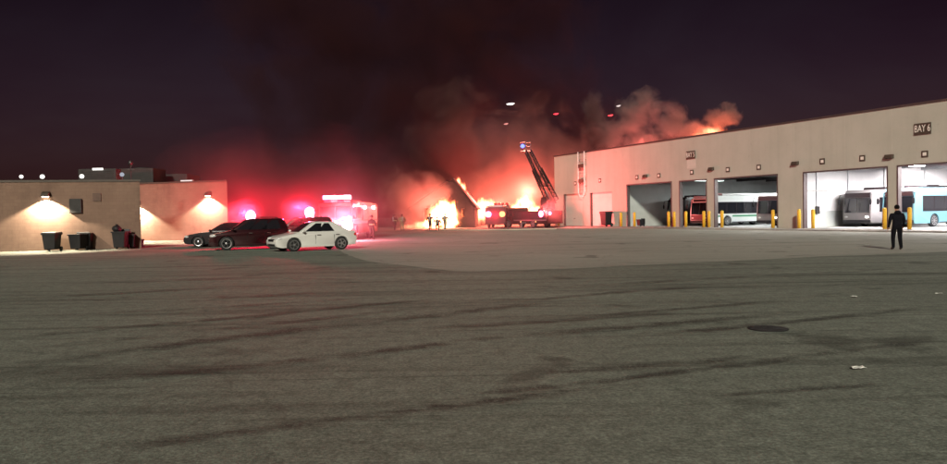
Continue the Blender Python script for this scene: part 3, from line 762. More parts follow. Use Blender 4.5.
# ---- fire engine facing the camera
def make_engine(loc, rz, label, lamps=True, head=None, red=None, stripe=None, bars=None):
    red = red or M['truckred']; stripe = stripe or M['truckwhite']; bars = bars or (M['e_red'], M['e_pink'], M['e_red'], M['e_pink'])
    root = thing('fire_engine', loc, rz, label, 'fire engine', None)
    L, Wd, Hh = 8.2, 2.45, 2.85; hl, hw = L/2, Wd/2; r = .50
    xf, xr = hl-1.35, -hl+2.3
    out = [(hl-2.9, .45), (hl-2.9, 2.70), (hl-2.8, Hh), (hl-.35, Hh), (hl-.08, 2.65), (hl, 1.5), (hl, .5), (hl-.1, .42), (xf+r+.08, .42)] + arc(xf, r, r+.09, R(-10), R(190), 11) + [(xf-r-.08, .42)]
    MB().prism_y(out, -hw, hw).build('cab', red, root, True, bevel=.08, seg=3)
    out = [(-hl, .48), (-hl, 2.55), (hl-3.0, 2.55), (hl-3.0, .48), (xr+r+.1, .48)] + arc(xr, r, r+.10, R(-3), R(183), 11) + [(xr-r-.1, .48)]
    MB().prism_y(out, -hw, hw).build('body', red, root, False, bevel=.03)
    MB().box(xf-.5, xf+.5, -hw+.3, hw-.3, .4, 1.0).box(-hl+.2, hl-.2, -.5, .5, .45, .8).build('chassis', M['black_plastic'], root)
    for y0, y1 in ((-1.08, -.03), (.03, 1.08)):
        MB().slab((hl-.004, y0, 1.56), (hl-.004, y1, 1.56), (hl-.07, y1, 2.42), (hl-.07, y0, 2.42), .02).build('windscreen', M['glass'], root)
    MB().box(hl-.02, hl+.03, -.55, .55, .75, 1.35).build('grille', M['chrome'], root, bevel=.02)
    MB().box(hl-.1, hl+.45, -1.22, 1.22, .45, .72).build('bumper', M['diamond'], root, bevel=.05)
    for sg in (1, -1):
        hd = MB().box(hl-.01, hl+.05, min(sg*.66, sg*1.14), max(sg*.66, sg*1.14), .78, 1.32).build('headlight_panel', M['chrome'], root, bevel=.02)
        MB().ball((hl+.07, sg*.90, 1.05), (.14, .36, .36)).build('headlight', head if head else M['lens'], hd, True)  # ball enlarged to carry the headlight glare in its shape
        MB().tube([(hl-.3, sg*1.2, 2.3), (hl+.2, sg*1.45, 2.25), (hl+.2, sg*1.47, 1.7)], .03, 6).box(hl+.15, hl+.24, sg*1.47-.12, sg*1.47+.12, 1.75, 2.2).build('mirror', M['black_plastic'], root)
        y0, y1 = sorted((sg*(hw-.03), sg*(hw+.012)))
        MB().box(hl-1.25, hl-.35, y0, y1, 1.55, 2.4).build('door_window', M['glass'], root)
        MB().box(hl-2.7, hl-1.55, y0, y1, 1.55, 2.4).build('rear_door_window', M['glass'], root)
        MB().box(-hl+.1, hl-.15, *sorted((sg*(hw-.03), sg*(hw+.008))), 1.18, 1.38).build('reflective_stripe', stripe, root)
        for i in range(3):
            x0 = -hl + .15 + i*1.62
            MB().box(x0, x0+1.5, y0, y1, 1.42, 2.42).build('locker_shutter', M['diamond'], root)
        MB().box(hl-2.3, hl-.5, *sorted((sg*(hw-.05), sg*(hw+.25))), .42, .48).build('step', M['diamond'], root)
    MB().box(-hl+.3, hl-3.3, -.9, .9, 2.56, 2.80).build('hose_bed', M['diamond'], root, bevel=.03)
    ld = MB().box(-hl+.2, hl-3.2, .95, 1.0, 2.58, 2.72).box(-hl+.2, hl-3.2, 1.12, 1.17, 2.58, 2.72)
    for i in range(12): ld.box(-hl+.4+i*.38, -hl+.43+i*.38, 1.0, 1.12, 2.62, 2.66)
    ld.build('carried_ladder', M['grey_metal'], root)
    lb = MB().box(hl-.85, hl-.35, -1.0, 1.0, Hh+.003, Hh+.08).build('lightbar', M['black_plastic'], root, bevel=.02)
    for y0, y1, mt in ((-.98, -.52, bars[0]), (-.46, .0, bars[1]), (.06, .46, bars[2]), (.52, .98, bars[3])):
        MB().box(hl-.83, hl-.37, y0, y1, Hh+.085, Hh+.36).build('beacon_lens', mt, lb, bevel=.04)
    for x in (xf, xr):
        for sg in (1, -1): wheel(root, x, sg*(hw-.18), r, .32, 8)
    return root
ep = P(337, 240, 51.0)
ENG = make_engine((ep.x + .25, ep.y + 4.1, 0), R(-90 - 5), 'red fire engine with glaring white headlights facing the lot', head=M['e_white'])
for xx in (0.4, -2.6):
    MB().box(xx-.16, xx+.16, 1.226, 1.34, 2.26, 2.50).build('scene_light', M['e_pink'], ENG, bevel=.03)

# ---- far fire vehicles near the fire
e2 = P(499, 228, 92)
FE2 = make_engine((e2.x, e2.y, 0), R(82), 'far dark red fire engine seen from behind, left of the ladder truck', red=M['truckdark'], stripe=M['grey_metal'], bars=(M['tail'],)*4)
for sg in (1, -1):
    MB().ball((-4.14, sg*.85, 1.70), (.10, .36, .36)).build('rear_beacon', M['e_red'] if sg > 0 else M['e_orange'], FE2, True)
lt = P(532, 228, 87)
LT = thing('ladder_truck', (lt.x, lt.y, 0), R(125), 'dark ladder truck with its raised ladder beside the garage corner', 'fire truck')
r = .5; hw = 1.22
out = [(-4.2, .5), (-4.2, 2.0), (2.0, 2.0), (2.0, .5), (-1.0+r, .5)] + arc(-1.6, r, r+.1, R(0), R(180), 9) + [(-2.4, .5)]
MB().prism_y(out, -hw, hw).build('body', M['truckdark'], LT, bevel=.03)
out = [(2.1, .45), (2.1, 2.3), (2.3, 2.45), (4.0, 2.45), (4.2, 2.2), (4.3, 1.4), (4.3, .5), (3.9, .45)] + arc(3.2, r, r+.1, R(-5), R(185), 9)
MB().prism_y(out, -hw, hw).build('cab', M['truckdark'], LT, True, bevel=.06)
for sg in (1, -1):
    y0, y1 = sorted((sg*(hw-.03), sg*(hw+.012)))
    for x0, x1 in ((2.3, 3.0), (3.2, 4.0)): MB().box(x0, x1, y0, y1, 1.45, 2.15).build('door_window', M['glass'], LT)
    for i in range(4): MB().box(-4.05+i*1.5, -2.7+i*1.5, y0, y1, 1.05, 1.9).build('locker_shutter', M['dark_metal'], LT)
    MB().box(-4.1, 2.0, *sorted((sg*(hw-.03), sg*(hw+.02))), .86, .98).build('reflective_stripe', M['grey_metal'], LT)
    for x in (-1.6, 3.2): wheel(LT, x, sg*(hw-.18), r, .32, 8)
    MB().box(-.4, -.2, min(sg*1.2, sg*1.9), max(sg*1.2, sg*1.9), .55, .7).box(-.4, -.2, min(sg*1.8, sg*1.95), max(sg*1.8, sg*1.95), .03, .7).build('outrigger', M['grey_metal'], LT)
MB().slab((4.22, -1.05, 1.5), (4.22, 1.05, 1.5), (4.12, 1.05, 2.2), (4.12, -1.05, 2.2), .18).build('windscreen', M['glass'], LT)
for x, y in ((-4.23, .8), (-4.23, -.8)): MB().ball((x, y, 1.7), (.07, .2, .2)).build('rear_lamp', M['e_red'] if y > 0 else M['tail'], LT, True)
MB().ball((-3.2, 1.28, 1.65), (.38, .10, .38)).build('beacon_lens', M['e_red'], LT, True)
for x in (-2.2, .6): MB().ball((x, 1.25, .75), (.08, .04, .08)).build('marker_lamp', M['e_orange'], LT, True)
MB().lathe([(.95, 2.0), (.95, 2.25), (.6, 2.35), (.6, 2.9)], 'z', 20, (-2.6, 0, 0)).build('turntable', M['dark_metal'], LT)
MB().box(-3.4, -2.9, .55, 1.1, 2.1, 3.3).box(-3.35, -2.95, .6, 1.05, 3.31, 3.6).build('operator_pedestal', M['dark_metal'], LT, bevel=.04)
# ladder in world space then into the truck's frame
LTm = Matrix.Translation(LT.location) @ Matrix.Rotation(R(125), 4, 'Z'); LTi = LTm.inverted()
base_w = P(551, 203, lt.y - 1.9); tip_w = P(527.5, 152, lt.y + 3.0)
def lattice(a, b, hw0, hw1, hh):
    a, b = LTi @ a, LTi @ b
    d = (b - a).normalized(); side = d.cross(Vector((0, 0, 1))).normalized(); up = side.cross(d).normalized()
    q = MB(); n_ = 18
    for sg in (1, -1):
        for h_ in (0, hh):
            q.tube([a + side*sg*hw0 + up*h_, b + side*sg*hw1 + up*h_*.7], .085, 6)
        for i in range(n_):
            t0, t1 = i/n_, (i+1)/n_
            p0 = a.lerp(b, t0) + side*sg*(hw0+(hw1-hw0)*t0); p1 = a.lerp(b, t1) + side*sg*(hw0+(hw1-hw0)*t1)
            if i % 2: q.tube([p0, p1 + up*hh*(1-.3*t1)], .045, 5)
            else: q.tube([p0 + up*hh*(1-.3*t0), p1], .045, 5)
    for i in range(n_*2):
        t = i/(n_*2); c = a.lerp(b, t); h_ = hw0+(hw1-hw0)*t
        q.tube([c - side*h_, c + side*h_], .028, 5)
    return q
mid = base_w.lerp(tip_w, .62)
lattice(base_w, mid, .66, .56, .72).build('lower_ladder_section', M['dark_metal'], LT)
lattice(base_w.lerp(tip_w, .30) + Vector((0, 0, .12)), tip_w, .46, .36, .50).build('upper_ladder_section', M['dark_metal'], LT)
a_ = LTi @ (base_w + Vector((0.35, 0, -.7))); b_ = LTi @ base_w.lerp(tip_w, .25)
MB().tube([a_, b_], [.16, .10], 10).build('lift_ram', M['grey_metal'], LT)
MB().tube([LTi @ Vector((base_w.x, base_w.y, 2.2)), LTi @ (base_w + Vector((0, 0, .2)))], .45, 12).build('ladder_cradle', M['dark_metal'], LT)
tb = LTi @ (tip_w + Vector((-.25, .1, .25)))
bk = MB().box(tb.x-.55, tb.x+.55, tb.y-.4, tb.y+.4, tb.z-.1, tb.z+.0)
for sx in (-.55, .55):
    for sy in (-.4, .4): bk.tube([(tb.x+sx, tb.y+sy, tb.z), (tb.x+sx, tb.y+sy, tb.z+1.0)], .03, 6)
for zz in (.5, 1.0): bk.tube([(tb.x-.55, tb.y-.4, tb.z+zz), (tb.x+.55, tb.y-.4, tb.z+zz), (tb.x+.55, tb.y+.4, tb.z+zz), (tb.x-.55, tb.y+.4, tb.z+zz), (tb.x-.55, tb.y-.4, tb.z+zz)], .03, 6)
bo = bk.build('bucket', M['grey_metal'], LT)
bl = LTi @ P(522.6, 146, tip_w.y - .6)
MB().ball(bl, .24).build('blue_lamp', M['e_blue'], LT, True)

# ------------------------------------------------------------------ wheeled bins
def make_bin(name='wheeled_bin', lid_open=False, tilt=0.0, scale=1.0):
    r = thing(name, (0,0,0))
    MB().loft([[(-.30,-.34,.10),(.30,-.34,.10),(.30,.30,.10),(-.30,.30,.10)], [(-.37,-.42,.98),(.37,-.42,.98),(.37,.36,.98),(-.37,.36,.98)]]).build('tub', M['black_plastic'], r, bevel=.04)
    rim = MB().box(-.40,.40,-.45,-.40,.93,1.0).box(-.40,.40,.34,.39,.93,1.0).box(-.40,-.35,-.40,.34,.93,1.0).box(.35,.40,-.40,.34,.93,1.0).build('rim_band', M['black_plastic'], r, bevel=.01)
    if not lid_open:
        MB().loft([[(-.41,-.47,1.003),(.41,-.47,1.003),(.41,.42,1.003),(-.41,.42,1.003)], [(-.36,-.42,1.08),(.36,-.42,1.08),(.36,.38,1.10),(-.36,.38,1.10)]]).build('lid', M['dark_metal'], r, bevel=.02)
    else:
        MB().loft([[(-.41,.40,.25),(.41,.40,.25),(.41,.46,.25),(-.41,.46,.25)], [(-.41,.40,1.12),(.41,.40,1.12),(.41,.46,1.12),(-.41,.46,1.12)]]).build('open_lid', M['dark_metal'], r, bevel=.02)
    MB().tube([(-.34,.46,1.0),(.34,.46,1.0)], .03).build('handle', M['black_plastic'], r)
    for sx in (-.33, .33): MB().lathe([(.13,-.04),(.13,.04)], 'x', 16, (sx, .30, .13)).build('wheel', M['tyre'], r)
    return r
def put_bin(px, py, rz, label, open_=False, sc=(1,1,1), group='black wheeled bins along the tan wall', rx=0):
    b = make_bin(lid_open=open_); p = G(px, py); b.location = (p.x, p.y, 0); b.rotation_euler = (rx, 0, rz); b.scale = sc
    tag(b, label, 'bin', group); return b
put_bin(52.5, 251.2, R(4), 'black wheeled bin with a pale dusty lid, leftmost by the tan wall')
put_bin(79, 250.2, R(-6), 'black wheeled bin second from the left by the tan wall', True, (1.0, 1, .93))
put_bin(88, 249.6, R(10), 'narrow black wheeled bin touching the second bin from the left', True, (.75, 1, .98))
put_bin(121, 249.2, R(8), 'tall black bin heaped with bags near the wall corner', True, (1.0, 1, 1.04))
put_bin(131, 248.6, R(20), 'low dark bin right of the heaped bin near the wall corner', False, (.6, .8, .8))
put_bin(139.5, 247.2, R(-12), 'smallest dark tub at the foot of the wall corner', False, (.5, .6, .45))
def bag(px, py, z, r, label):
    p = G(px, py); q = MB().ball((0,0,r*.8), (r, r*.9, r*.85), 14, 9)
    q.v = [(x*(1+.12*math.sin(9*z_+5*x)), y*(1+.12*math.sin(7*x+4*z_)), z_) for x, y, z_ in q.v]
    q.tube([(0,0,r*1.5),(0.02,0,r*1.85)], [.05,.09], 8)
    o = q.build('rubbish_bag', M['black_plastic'], None, True); o.location = (p.x, p.y, z); tag(o, label, 'bag')
bag(117.5, 249.2, .98, .26, 'black rubbish bag on top of the heaped tall bin')
gb = put_bin(606.3, 226.9, GR, 'large dark bin standing before the second closed garage door', False, (1.45, 1.2, 1.55), None)
gb.location = GW(WS(606.3, 215, -1.0)[0], -1.0, .12)
sb = make_bin('bucket', True); s_ = WS(640.5, 222, 0.9)[0]; sb.location = GW(s_, .9, FL); sb.scale = (.8, .8, .75); sb.rotation_euler = (0, 0, GR)
tag(sb, 'small black bin standing just inside the leftmost open bay', 'bin')

# ------------------------------------------------------------------ low tan building at left
def brick_mat():
    mt, nt, out = node_mat('tan_painted_brick')
    b = nt.nodes.new('ShaderNodeBsdfPrincipled'); b.inputs['Roughness'].default_value = .85; b.inputs['Specular IOR Level'].default_value = .2
    tc = nt.nodes.new('ShaderNodeTexCoord'); mp = nt.nodes.new('ShaderNodeMapping')
    mp.inputs['Rotation'].default_value = (R(90), 0, 0)
    nt.links.new(tc.outputs['Object'], mp.inputs[0])
    br_ = nt.nodes.new('ShaderNodeTexBrick'); br_.inputs['Scale'].default_value = 1.0
    br_.inputs['Brick Width'].default_value = .40; br_.inputs['Row Height'].default_value = .20; br_.inputs['Mortar Size'].default_value = .010
    br_.inputs['Color1'].default_value = (.190, .122, .092, 1); br_.inputs['Color2'].default_value = (.172, .109, .083, 1); br_.inputs['Mortar'].default_value = (.163, .105, .079, 1)
    nt.links.new(mp.outputs[0], br_.inputs[0])
    n = noise(nt, .5, 6, .7, 'Object', {'scale': (1, 1, .35)}); c = ramp(nt, n, [(.34, (.76,)*3), (.50, (1.0,)*3), (.68, (1.14,)*3)])
    nt.links.new(mixc(nt, 1.0, br_.outputs[0], c, 'MULTIPLY'), b.inputs['Base Color'])
    bp = nt.nodes.new('ShaderNodeBump'); bp.inputs['Strength'].default_value = .25; bp.inputs['Distance'].default_value = .01
    nt.links.new(br_.outputs[1], bp.inputs['Height']); bp.invert = True; nt.links.new(bp.outputs[0], b.inputs['Normal'])
    nt.links.new(b.outputs[0], out.inputs[0]); return mt
M['brick'] = brick_mat()
L0, L1 = G(0, 251.8), G(141.5, 248.2)
LU = (L1 - L0).normalized(); LN = Vector((-LU.y, LU.x, 0)); LR = math.atan2(LU.y, LU.x); LL = (L1 - L0).length
def LS(px, py):
    q = ray(px, py); t = (L0 - CAM).dot(LN) / q.dot(LN); p = CAM + q*t; return (p - L0).dot(LU), p.z
HL = 0.5*(LS(0, 179.8)[1] + LS(140, 180)[1])
lroot = thing('low_building', (L0.x, L0.y, 0), LR, 'low tan block building with a lit wall lamp, at the far left', 'building')
def slant_block(x0, x1, dep, skew, z0, z1, g_=0.0):
    pts_ = [(x0 - g_, -g_), (x1 + g_, -g_), (x1 + g_ + skew, dep), (x0 - g_, dep)]
    return MB().loft([[(x, y, z0) for x, y in pts_], [(x, y, z1) for x, y in pts_]])
slant_block(-14, LL, 10.5, -9.0, 0, HL - .12).build('wall', M['brick'], lroot)
slant_block(-14, LL, 10.5, -9.0, HL - .12, HL, .05).build('roof', M['sign_dark'], lroot)
s, z = LS(76, 206); e = MB().box(s-.33, s+.33, -.14, -.003, z-.42, z+.42).build('vent_grille', M['unit'], lroot, bevel=.02)
s, z = LS(97, 197.2); MB().box(s-.22, s+.22, -.05, -.003, z-.24, z+.24).build('wall_plate', paint('brown_plate', (.10, .055, .04), .7), lroot)
print('left', L0, L1, HL, LL)
BW0, BW1 = G(141, 241.9), G(228.3, 241.2)
BU = (BW1 - BW0).normalized(); BN = Vector((-BU.y, BU.x, 0)); BR = math.atan2(BU.y, BU.x); BL = (BW1 - BW0).length
def BS(px, py):
    q = ray(px, py); t = (BW0 - CAM).dot(BN) / q.dot(BN); p = CAM + q*t; return (p - BW0).dot(BU), p.z
HB = BS(200, 180.8)[1]
broot = thing('rear_wing', (BW0.x, BW0.y, 0), BR, 'taller tan building wing set back behind the low building', 'building')
slant_block(-8, BL, 12, -8.5, 0, HB - .12).build('wall', M['brick'], broot)
slant_block(-8, BL, 12, -8.5, HB - .12, HB, .05).build('roof', M['sign_dark'], broot)
k = MB(); k.box(-6, BL, -1.6, -.01, 0.0, .06); wk = k.build('walkway', M['apron']); wk.location = (BW0.x, BW0.y, 0); wk.rotation_euler = (0, 0, BR); tag(wk, kind='structure')

def lit_lamp(origin, rot, frame_fn, px, py, label, power, cone=128):
    s, z = frame_fn(px, py)
    c = Vector((origin.x, origin.y, 0)) + Vector((math.cos(rot), math.sin(rot), 0))*s + Vector((0, 0, z))
    root = thing('wall_lamp', c, rot, label, 'lamp', 'lit wall lamps on the tan building')
    MB().loft([[(-.22,-.003,-.06),(.22,-.003,-.06),(.22,-.003,.26),(-.22,-.003,.26)], [(-.20,-.42,-.06),(.20,-.42,-.06),(.18,-.28,.14),(-.18,-.28,.14)]]).build('housing', M['sign_dark'], root, bevel=.015)
    MB().box(-.15, .15, -.33, -.06, -.075, -.062).build('lens', M['e_warm'], root)
    l = lamp('lamp_light', 'SPOT', (0, -.34, -.10), (1.0, .84, .60), power, .05, root, spot_size=R(cone), spot_blend=.25)
    return root
lit_lamp(L0, LR, LS, 46.3, 195.8, 'lit wall lamp on the low tan building throwing a bright scallop', 3800)
lit_lamp(BW0, BR, BS, 209.3, 195.0, 'lit wall lamp on the set back wing near its right end', 4600)
lit_lamp(BW0, BR, BS, 138.5, 204.0, 'lit wall lamp on the set back wing half hidden by the corner', 6500)

# rooftop things
def roof_lamp(px, py, mat, label, r=.13, power=0, fn=P, D=44.5):
    p = P(px, py, D)
    root = thing('roof_lamp', (p.x, p.y, HL), 0, label, 'lamp', 'round lamps along the roof edge')
    hh = p.z - HL
    MB().tube([(0, 0, .0), (0, 0, max(.02, hh - r*.8))], .035, 8).build('stem', M['dark_metal'], root)
    MB().ball((0, 0, hh), r, 14, 10).build('globe', mat, root, True)
roof_lamp(21.3, 176.6, M['e_globe'], 'leftmost glowing round roof lamp', .11)
roof_lamp(42.3, 176.6, M['e_globe'], 'glowing round roof lamp above the lit wall lamp', .13)
roof_lamp(81.8, 176.3, M['e_globe'], 'glowing round roof lamp beside the rooftop units', .13)
roof_lamp(122, 174.5, M['e_dimglobe'], 'faint grey round lamp amid the rooftop units', .13)
def roof_unit(px0, px1, py, D, dep, label, z0=HL):
    a, b = P(px0, py, D), P(px1, py, D); w_ = b.x - a.x; h_ = a.z - z0
    root = thing('rooftop_unit', (0.5*(a.x+b.x), D + dep/2, z0), 0, label, 'rooftop unit', 'air handling units on the tan roof')
    MB().box(-w_/2, w_/2, -dep/2, dep/2, 0.08, h_).build('casing', M['unit'], root, bevel=.03)
    q = MB(); n_ = max(3, int(h_/.16))
    for i in range(n_): q.box(-w_*.42, w_*.42, -dep/2 - .03, -dep/2 - .002, .14 + i*(h_-.2)/n_, .14 + i*(h_-.2)/n_ + .06)
    q.build('louvre', M['unit'], root)
    MB().box(-w_/2 + .1, w_/2 - .1, -dep/2 + .1, dep/2 - .1, 0, .08).build('curb', M['unit'], root)
    MB().lathe([(min(w_, dep)*.28, h_), (min(w_, dep)*.28, h_ + .10), (min(w_, dep)*.2, h_ + .11)], 'z', 16).build('fan', M['unit'], root)
    return root
u1 = roof_unit(78, 116, 169.0, 47.5, .7, 'wide dark rooftop unit with a bright strip on its top edge')
a, b = P(92.5, 168.6, 47.4), P(102.5, 168.6, 47.4)
MB().box(a.x - u1.location.x, b.x - u1.location.x, -.47, -.38, a.z - HL - .10, a.z - HL + .03).build('light_strip', M['e_globe'], u1)
roof_unit(119, 153, 168.5, 59.5, 2.5, 'dark boxy rooftop unit next to the mast', HB)
roof_unit(158, 187, 174.5, 63, 3, 'low wide rooftop unit on the set back wing', HB)
p = P(130.5, 163, 49.0)
mst = thing('roof_mast', (p.x, p.y, HL), 0, 'short dark mast with a knob top on the tan roof', 'mast')
MB().tube([(0,0,0), (0,0,p.z-HL)], .04, 8).build('pole', M['dark_metal'], mst)
MB().ball((0,0,p.z-HL), (.16,.16,.2)).box(-.25,.25,-.03,.03,p.z-HL-.45,p.z-HL-.38).build('head', M['dark_metal'], mst)
a = BS(184.5, 179.4); 
rl = thing('roof_light', BW0 + BU*a[0] + BN*.3 + Vector((0,0,HB)), BR, 'small pale strip light on the roof edge of the set back wing', 'lamp')
MB().box(-.55, .55, -.08, .08, .0, .12).build('housing', M['grey_metal'], rl, bevel=.02)
MB().box(-.5, .5, -.10, -.082, .02, .10).build('lens', emit('dim_strip', (1, .9, .85), 1.2), rl)

# ------------------------------------------------------------------ people
def skin_mesh(name, joints, bones, mats, pick, sub=1, hands=()):
    """joints: name -> (pos, (rx, ry)); bones: pairs; returns one continuous mesh"""
    me_ = bpy.data.meshes.new(name); names = list(joints); idx = {n: i for i, n in enumerate(names)}
    me_.from_pydata([joints[n][0] for n in names], [(idx[a], idx[b]) for a, b in bones], [])
    ob = bpy.data.objects.new(name + '_tmp', me_); COL.objects.link(ob)
    sk = ob.modifiers.new('skin', 'SKIN'); sk.use_smooth_shade = True; sk.branch_smoothing = .4
    if not me_.skin_vertices: me_.attributes.new if False else None
    lay = me_.skin_vertices[0].data if me_.skin_vertices else None
    if lay is None:
        bm_ = bmesh.new(); bm_.from_mesh(me_); bm_.verts.layers.skin.verify(); bm_.to_mesh(me_); bm_.free(); lay = me_.skin_vertices[0].data
    for n in names:
        rr_ = joints[n][1]; lay[idx[n]].radius = rr_ if isinstance(rr_, tuple) else (rr_, rr_)
    for i in range(len(names)): lay[i].use_root = (i == idx['pelvis'])
    ss = ob.modifiers.new('sub', 'SUBSURF'); ss.levels = sub; ss.render_levels = sub
    dg = bpy.context.evaluated_depsgraph_get(); dg.update()
    res = bpy.data.meshes.new_from_object(ob.evaluated_get(dg), preserve_all_data_layers=False, depsgraph=dg)
    bpy.data.objects.remove(ob); bpy.data.meshes.remove(me_)
    # fingers
    if hands:
        bm_ = bmesh.new(); bm_.from_mesh(res)
        for pos, d, side in hands:
            hb_ = MB(); d = Vector(d).normalized(); sd = Vector(side).normalized(); nrm = d.cross(sd)
            for k_, (off, ln) in enumerate(((-.030, .062), (-.010, .075), (.010, .070), (.030, .055))):
                p0 = Vector(pos) + sd*off + d*.02
                p1 = p0 + d*ln*.5 + nrm*.006; p2 = p1 + d*ln*.35 + nrm*.018; p3 = p2 + d*ln*.2 + nrm*.02
                hb_.tube([p0, p1, p2, p3], [.0105, .0095, .009, .006], 6)
            p0 = Vector(pos) + sd*(-.036) - d*.03; hb_.tube([p0, p0 - sd*.03 + d*.03, p0 - sd*.036 + d*.06], [.013, .011, .008], 6)
            tmp = hb_.mesh('hand_tmp'); bm_.from_mesh(tmp); bpy.data.meshes.remove(tmp)
        bm_.to_mesh(res); bm_.free()
    res.name = name
    res.materials.clear()
    for m_ in mats: res.materials.append(m_)
    for p_ in res.polygons:
        p_.use_smooth = True; p_.material_index = pick(p_.center)
    return res

def person_joints(stride=0.0, crouch=0.0, arm=(0.0, 0.0), bulk=1.0, lean=0.0):
    J = {}; k_ = bulk
    hz = .94 - crouch*.38; ly = lean
    J['pelvis'] = ((0, 0, hz), (.155*k_, .115*k_))
    J['waist'] = ((0, .01 - ly*.2, hz + .16), (.150*k_, .110*k_))
    J['chest'] = ((0, .01 - ly*.6, hz + .36), (.185*k_, .125*k_))
    J['neckb'] = ((0, .02 - ly*.9, hz + .50), (.09*k_, .075*k_))
    J['neck'] = ((0, .01 - ly, hz + .57), (.058, .058))
    J['skull'] = ((0, -.012 - ly, hz + .665), (.078, .092))
    J['top'] = ((0, 0 - ly, hz + .745), (.06, .072))
    for sg, nm in ((1, 'l'), (-1, 'r')):
        st = stride*sg
        a = arm[0] if sg > 0 else arm[1]
        J['hip'+nm] = ((sg*.095, 0, hz - .06), (.095*k_, .10*k_))
        J['knee'+nm] = ((sg*.11, -.05*bulk - st*.5 - crouch*.36, .50 - crouch*.05), (.066*k_, .07*k_))
        J['ankle'+nm] = ((sg*.115, .03 - st + crouch*.05, .09), (.047*k_, .05*k_))
        J['toe'+nm] = ((sg*.13, -.15 - st + crouch*.05, .045), (.045, .042))
        J['sh'+nm] = ((sg*(.20*k_ if bulk > 1.3 else .205), .01 - ly*.8, hz + .44), (.075*k_, .07*k_))
        J['el'+nm] = ((sg*(.265*k_ if bulk > 1.3 else .258), .02 - ly*.7 - a*.12, hz + .16 + a*.02), (.052*k_, .052*k_))
        J['wr'+nm] = ((sg*(.27*k_ if bulk > 1.3 else .262), -.06 - ly*.7 - a*.34, hz - .08 + a*.16), (.038, .036))
        J['pa'+nm] = ((sg*(.272*k_ if bulk > 1.3 else .264), -.085 - ly*.7 - a*.40, hz - .16 + a*.17), (.022, .042))
    B = [('pelvis','waist'),('waist','chest'),('chest','neckb'),('neckb','neck'),('neck','skull'),('skull','top')]
    for nm in 'lr':
        B += [('pelvis','hip'+nm),('hip'+nm,'knee'+nm),('knee'+nm,'ankle'+nm),('ankle'+nm,'toe'+nm),('chest','sh'+nm),('sh'+nm,'el'+nm),('el'+nm,'wr'+nm),('wr'+nm,'pa'+nm)]
    hands = []
    for sg, nm in ((1, 'l'), (-1, 'r')):
        a, b_ = Vector(J['wr'+nm][0]), Vector(J['pa'+nm][0]); hands.append((b_, (b_-a), (0, 1, 0.2)))
    return J, B, hands, hz
def make_person(name_label, loc, rz, outfit, stride=0.0, crouch=0.0, arm=(0,0), bulk=1.0, lean=0.0, sc=1.0, helmet=False, group=None):
    J, B, hands, hz = person_joints(stride, crouch, arm, bulk, lean)
    top_m, leg_m, shoe = outfit
    wr = [Vector(J['wr'+n][0]) for n in 'lr']; pa = [Vector(J['pa'+n][0]) for n in 'lr']
    def pick(c):
        if c.z > hz + .565: return 3
        for a, b_ in zip(wr, pa):
            d = (b_-a).normalized()
            if (c - a).dot(d) > -.005 and (c-a).length < .28 and abs(c.x) > .19 and abs((c-a).dot(Vector((1,0,0)))) < .09: return 3
        if c.z < .115: return 2
        if c.z < hz - .06 and abs(c.x) < .225: return 1
        return 0
    me_ = skin_mesh('person', J, B, [top_m, leg_m, shoe, M['skin']], pick, 2, hands)
    o = bpy.data.objects.new('person', me_); COL.objects.link(o); o.location = loc; o.rotation_euler = (0, 0, rz); o.scale = (sc, sc, sc)
    tag(o, name_label, 'person', group)
    hy = -.012 - lean; hzz = hz + .70
    # face: front is -y
    fc = MB()
    fc.ball((0, hy - .098, hzz - .035), (.014, .022, .022), 8, 6)
    for sg in (1, -1): fc.ball((sg*.082, hy + .005, hzz - .03), (.012, .022, .032), 8, 6)
    fc.build('nose_and_ears', M['skin'], o, True)
    ey = MB()
    for sg in (1, -1): ey.ball((sg*.032, hy - .082, hzz - .012), (.013, .010, .008), 8, 6)
    ey.ball((0, hy - .088, hzz - .078), (.024, .008, .006), 8, 6)
    ey.build('eyes_and_mouth', M['hair'], o, True)
    if helmet:
        MB().lathe([(.165, -.03), (.17, -.02), (.125, .0), (.12, .06), (.085, .12), (.02, .145)], 'z', 16, (0, hy + .015, hzz + .005)).build('helmet', M['helmet'], o, True)
        bd = MB()
        z0 = hz + .02; w_ = .20*bulk
        bd.lathe([(1, -.03), (1, .03)], 'z', 20)
        bd.v = [(x*w_*.98, y*.158*bulk + .01 - lean*.25, z_ + z0 + .12) for x, y, z_ in bd.v]
        bd.build('reflective_band', M['reflect'], o)
        t_ = MB().lathe([(.07, -.26), (.085, -.24), (.085, .2), (.05, .25)], 'z', 12, (0, .19*bulk - lean*.5, hz + .30)); t_.build('air_tank', M['grey_metal'], o, True)
    else:
        MB().ball((0, hy + .018, hzz + .02), (.095, .108, .098), 14, 10).build('hair', M['hair'], o, True)
        MB().ball((0, .10, hz + .52), (.125, .075, .075), 14, 8).build('hood', top_m, o, True)
    return o
civ = (M['hoodie'], M['trousers'], M['shoes'])
pp = G(897, 250)
make_person('person in dark hooded top and trousers standing alone, arms at sides, facing the garage', (pp.x, pp.y, .004), R(168), civ, stride=.07, bulk=1.2, sc=1.01, arm=(.10, .22))
ff = (M['turnout'], M['turnout'], M['shoes'])
ft = (M['turnout_tan'], M['turnout_tan'], M['shoes'])
def at(px, D): 
    p = P(px, 220, D); return (p.x, p.y, 0.004)
make_person('person in dark turnout gear beside the fire engine with glaring headlights', at(371.5, 52.5), R(20), ff, .1, bulk=1.15, helmet=True, arm=(.5, .2))
make_person('helmeted person in dark turnout gear, left of the pair near the smoke', at(394.5, 84), R(150), ff, .15, bulk=1.45, sc=1.06, helmet=True, arm=(.5, .15))
